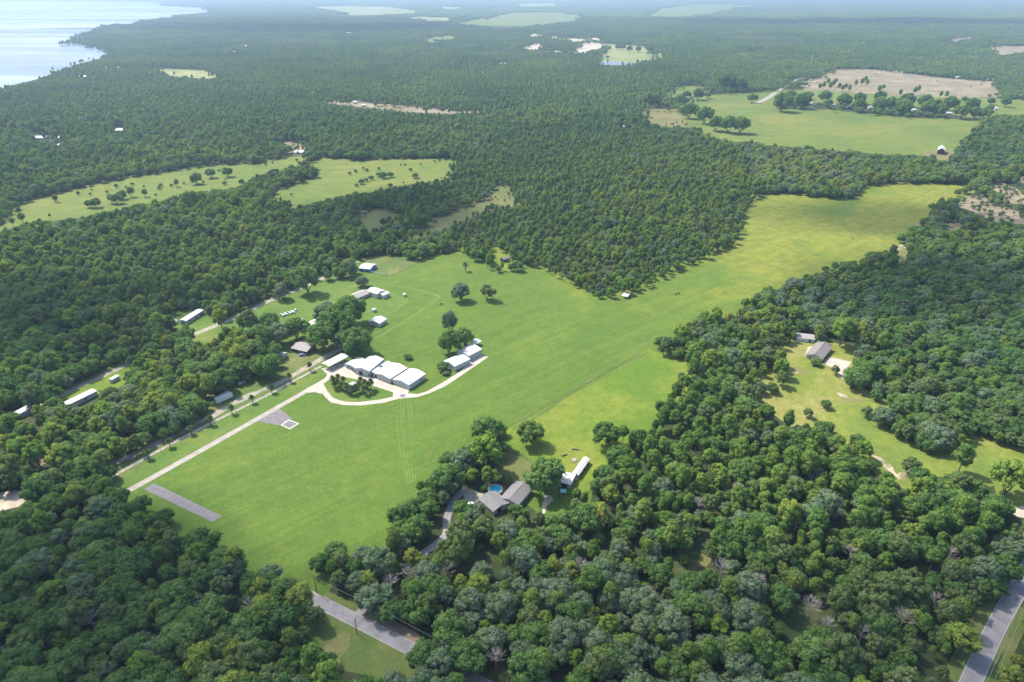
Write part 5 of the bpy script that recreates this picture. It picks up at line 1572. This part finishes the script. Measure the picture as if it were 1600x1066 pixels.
def far_zone(name, label, y0, y1, step, half, meshes, npine, noak, marg):
    X, Y = grid(y0, y1, step, margin=marg)
    ok, px, py, _ = keep_mask(X, Y, np.full(X.shape, 13.0), np.full(X.shape, half), False, False)
    X, Y, px, py = X[ok], Y[ok], px[ok], py[ok]
    k = noise2(X, Y, 0.004 if y1 < 8000 else 0.0012, 31) + rng.normal(0, 0.15, X.shape)
    k[px > 1150] += 0.35
    idx = np.where(k < 0.18, rng.integers(0, npine, X.shape), np.where(k < 0.55, npine + rng.integers(0, noak, X.shape), npine + noak + rng.integers(0, len(meshes) - npine - noak, X.shape)))
    S = rng.uniform(0.9, 1.15, X.shape)
    Z = rng.uniform(0.85, 1.1, X.shape) * (1 + 0.1 * noise2(X, Y, 0.01, 8))
    return scatter(name, label, 'forest', X, Y, S, Z, rng.uniform(0, 6.28, X.shape), idx, meshes)
far_zone('far_forest', 'hazy far forest of pines and oaks', 2600, 6200, 27, 14, meshC, 3, 3, 200)
meshD = [tri_mesh('wide_grove', *grove(130, 170, ['oak'], 90 + i), M[q]) for i, q in enumerate(['leaf_pine', 'leaf_pine', 'leaf_oak', 'leaf_olive'])]
far_zone('distant_forest', 'blue hazy forest reaching toward the horizon', 6200, 15000, 105, 50, meshD, 2, 1, 200)
meshE = [tri_mesh('vast_grove', *grove(500, 260, ['oak'], 95 + i, 3.2), M[q]) for i, q in enumerate(['leaf_pine', 'leaf_oak', 'leaf_olive'])]
far_zone('horizon_forest', 'pale blue forest line at the horizon', 15000, 46000, 400, 200, meshE, 1, 1, 200)

# ------------------------------------------------------------------ fair weather clouds overhead (they shade parts of the land)
def cloud_material():
    m, nt, out = newmat('cloud_vapour')
    v = nt.nodes.new('ShaderNodeVolumeScatter')
    v.inputs['Color'].default_value = (0.97, 0.97, 0.97, 1)
    v.inputs['Density'].default_value = 0.018
    v.inputs['Anisotropy'].default_value = 0.6
    L(nt, v.outputs[0], out.inputs['Volume'])
    return m
M['cloud'] = cloud_material()
def cloud(px, py, rx, ry, thick, label, seed, alt=760.0):
    gx, gy = P(px, py)
    t = alt / math.sin(SUN_EL)
    c = (gx + to_sun.x * t, gy + to_sun.y * t, alt)
    v, f = ico(5)
    r = np.random.default_rng(seed)
    w = np.zeros(len(v))
    for k in range(26):
        fr = r.uniform(1.5, 9.0)
        a = r.normal(0, 1, 3)
        a /= np.linalg.norm(a)
        w += np.sin(v @ a * fr + r.uniform(0, 6.28)) * 0.16 / fr ** 0.55
    v = v * (1 + w)[:, None]
    low = v[:, 2] < 0
    v[low, 2] *= 0.45                       # flat base
    o = mesh_obj('cloud', v * np.array([rx, ry, thick]), f.tolist(), M['cloud'], None, True)
    o.location = c
    tag(o, label, None, None, 'stuff')
CLOUDS = [(60, 500, 90, 70, 60, 'small flat based cloud drifting above the left edge of the woods'), (40, 960, 80, 55, 75, 'small cloud puff above the lower left woods'), (1390, 338, 130, 60, 36, 'small cloud puff above the far end of the runway'), (640, 335, 110, 130, 60, 'broad cloud above the pine plantation in the centre'), (430, 45, 1000, 420, 110, 'long cloud bank above the far lakeside forest'), (1380, 36, 1500, 480, 110, 'long cloud bank above the far right forest'), (1480, 460, 90, 90, 60, 'small cloud puff above the right woods'), (900, 1090, 330, 60, 45, 'thin low cloud above the nearest woods')]
for i, q in enumerate(CLOUDS):
    cloud(*q, 50 + i)

# ------------------------------------------------------------------ haze
def haze():
    m, nt, out = newmat('haze')
    v = nt.nodes.new('ShaderNodeVolumePrincipled')
    v.inputs['Color'].default_value = (0.40, 0.53, 0.74, 1)
    v.inputs['Density'].default_value = 0.0001
    v.inputs['Anisotropy'].default_value = 0.3
    L(nt, v.outputs[0], out.inputs['Volume'])
    mb = MB().box(-61000, 61000, -3200, 76000, -1.2, 235)
    o = mb.build('haze', m)
    o['kind'] = 'stuff'
    tag(o, 'pale summer haze over the whole landscape', 'haze')
haze()
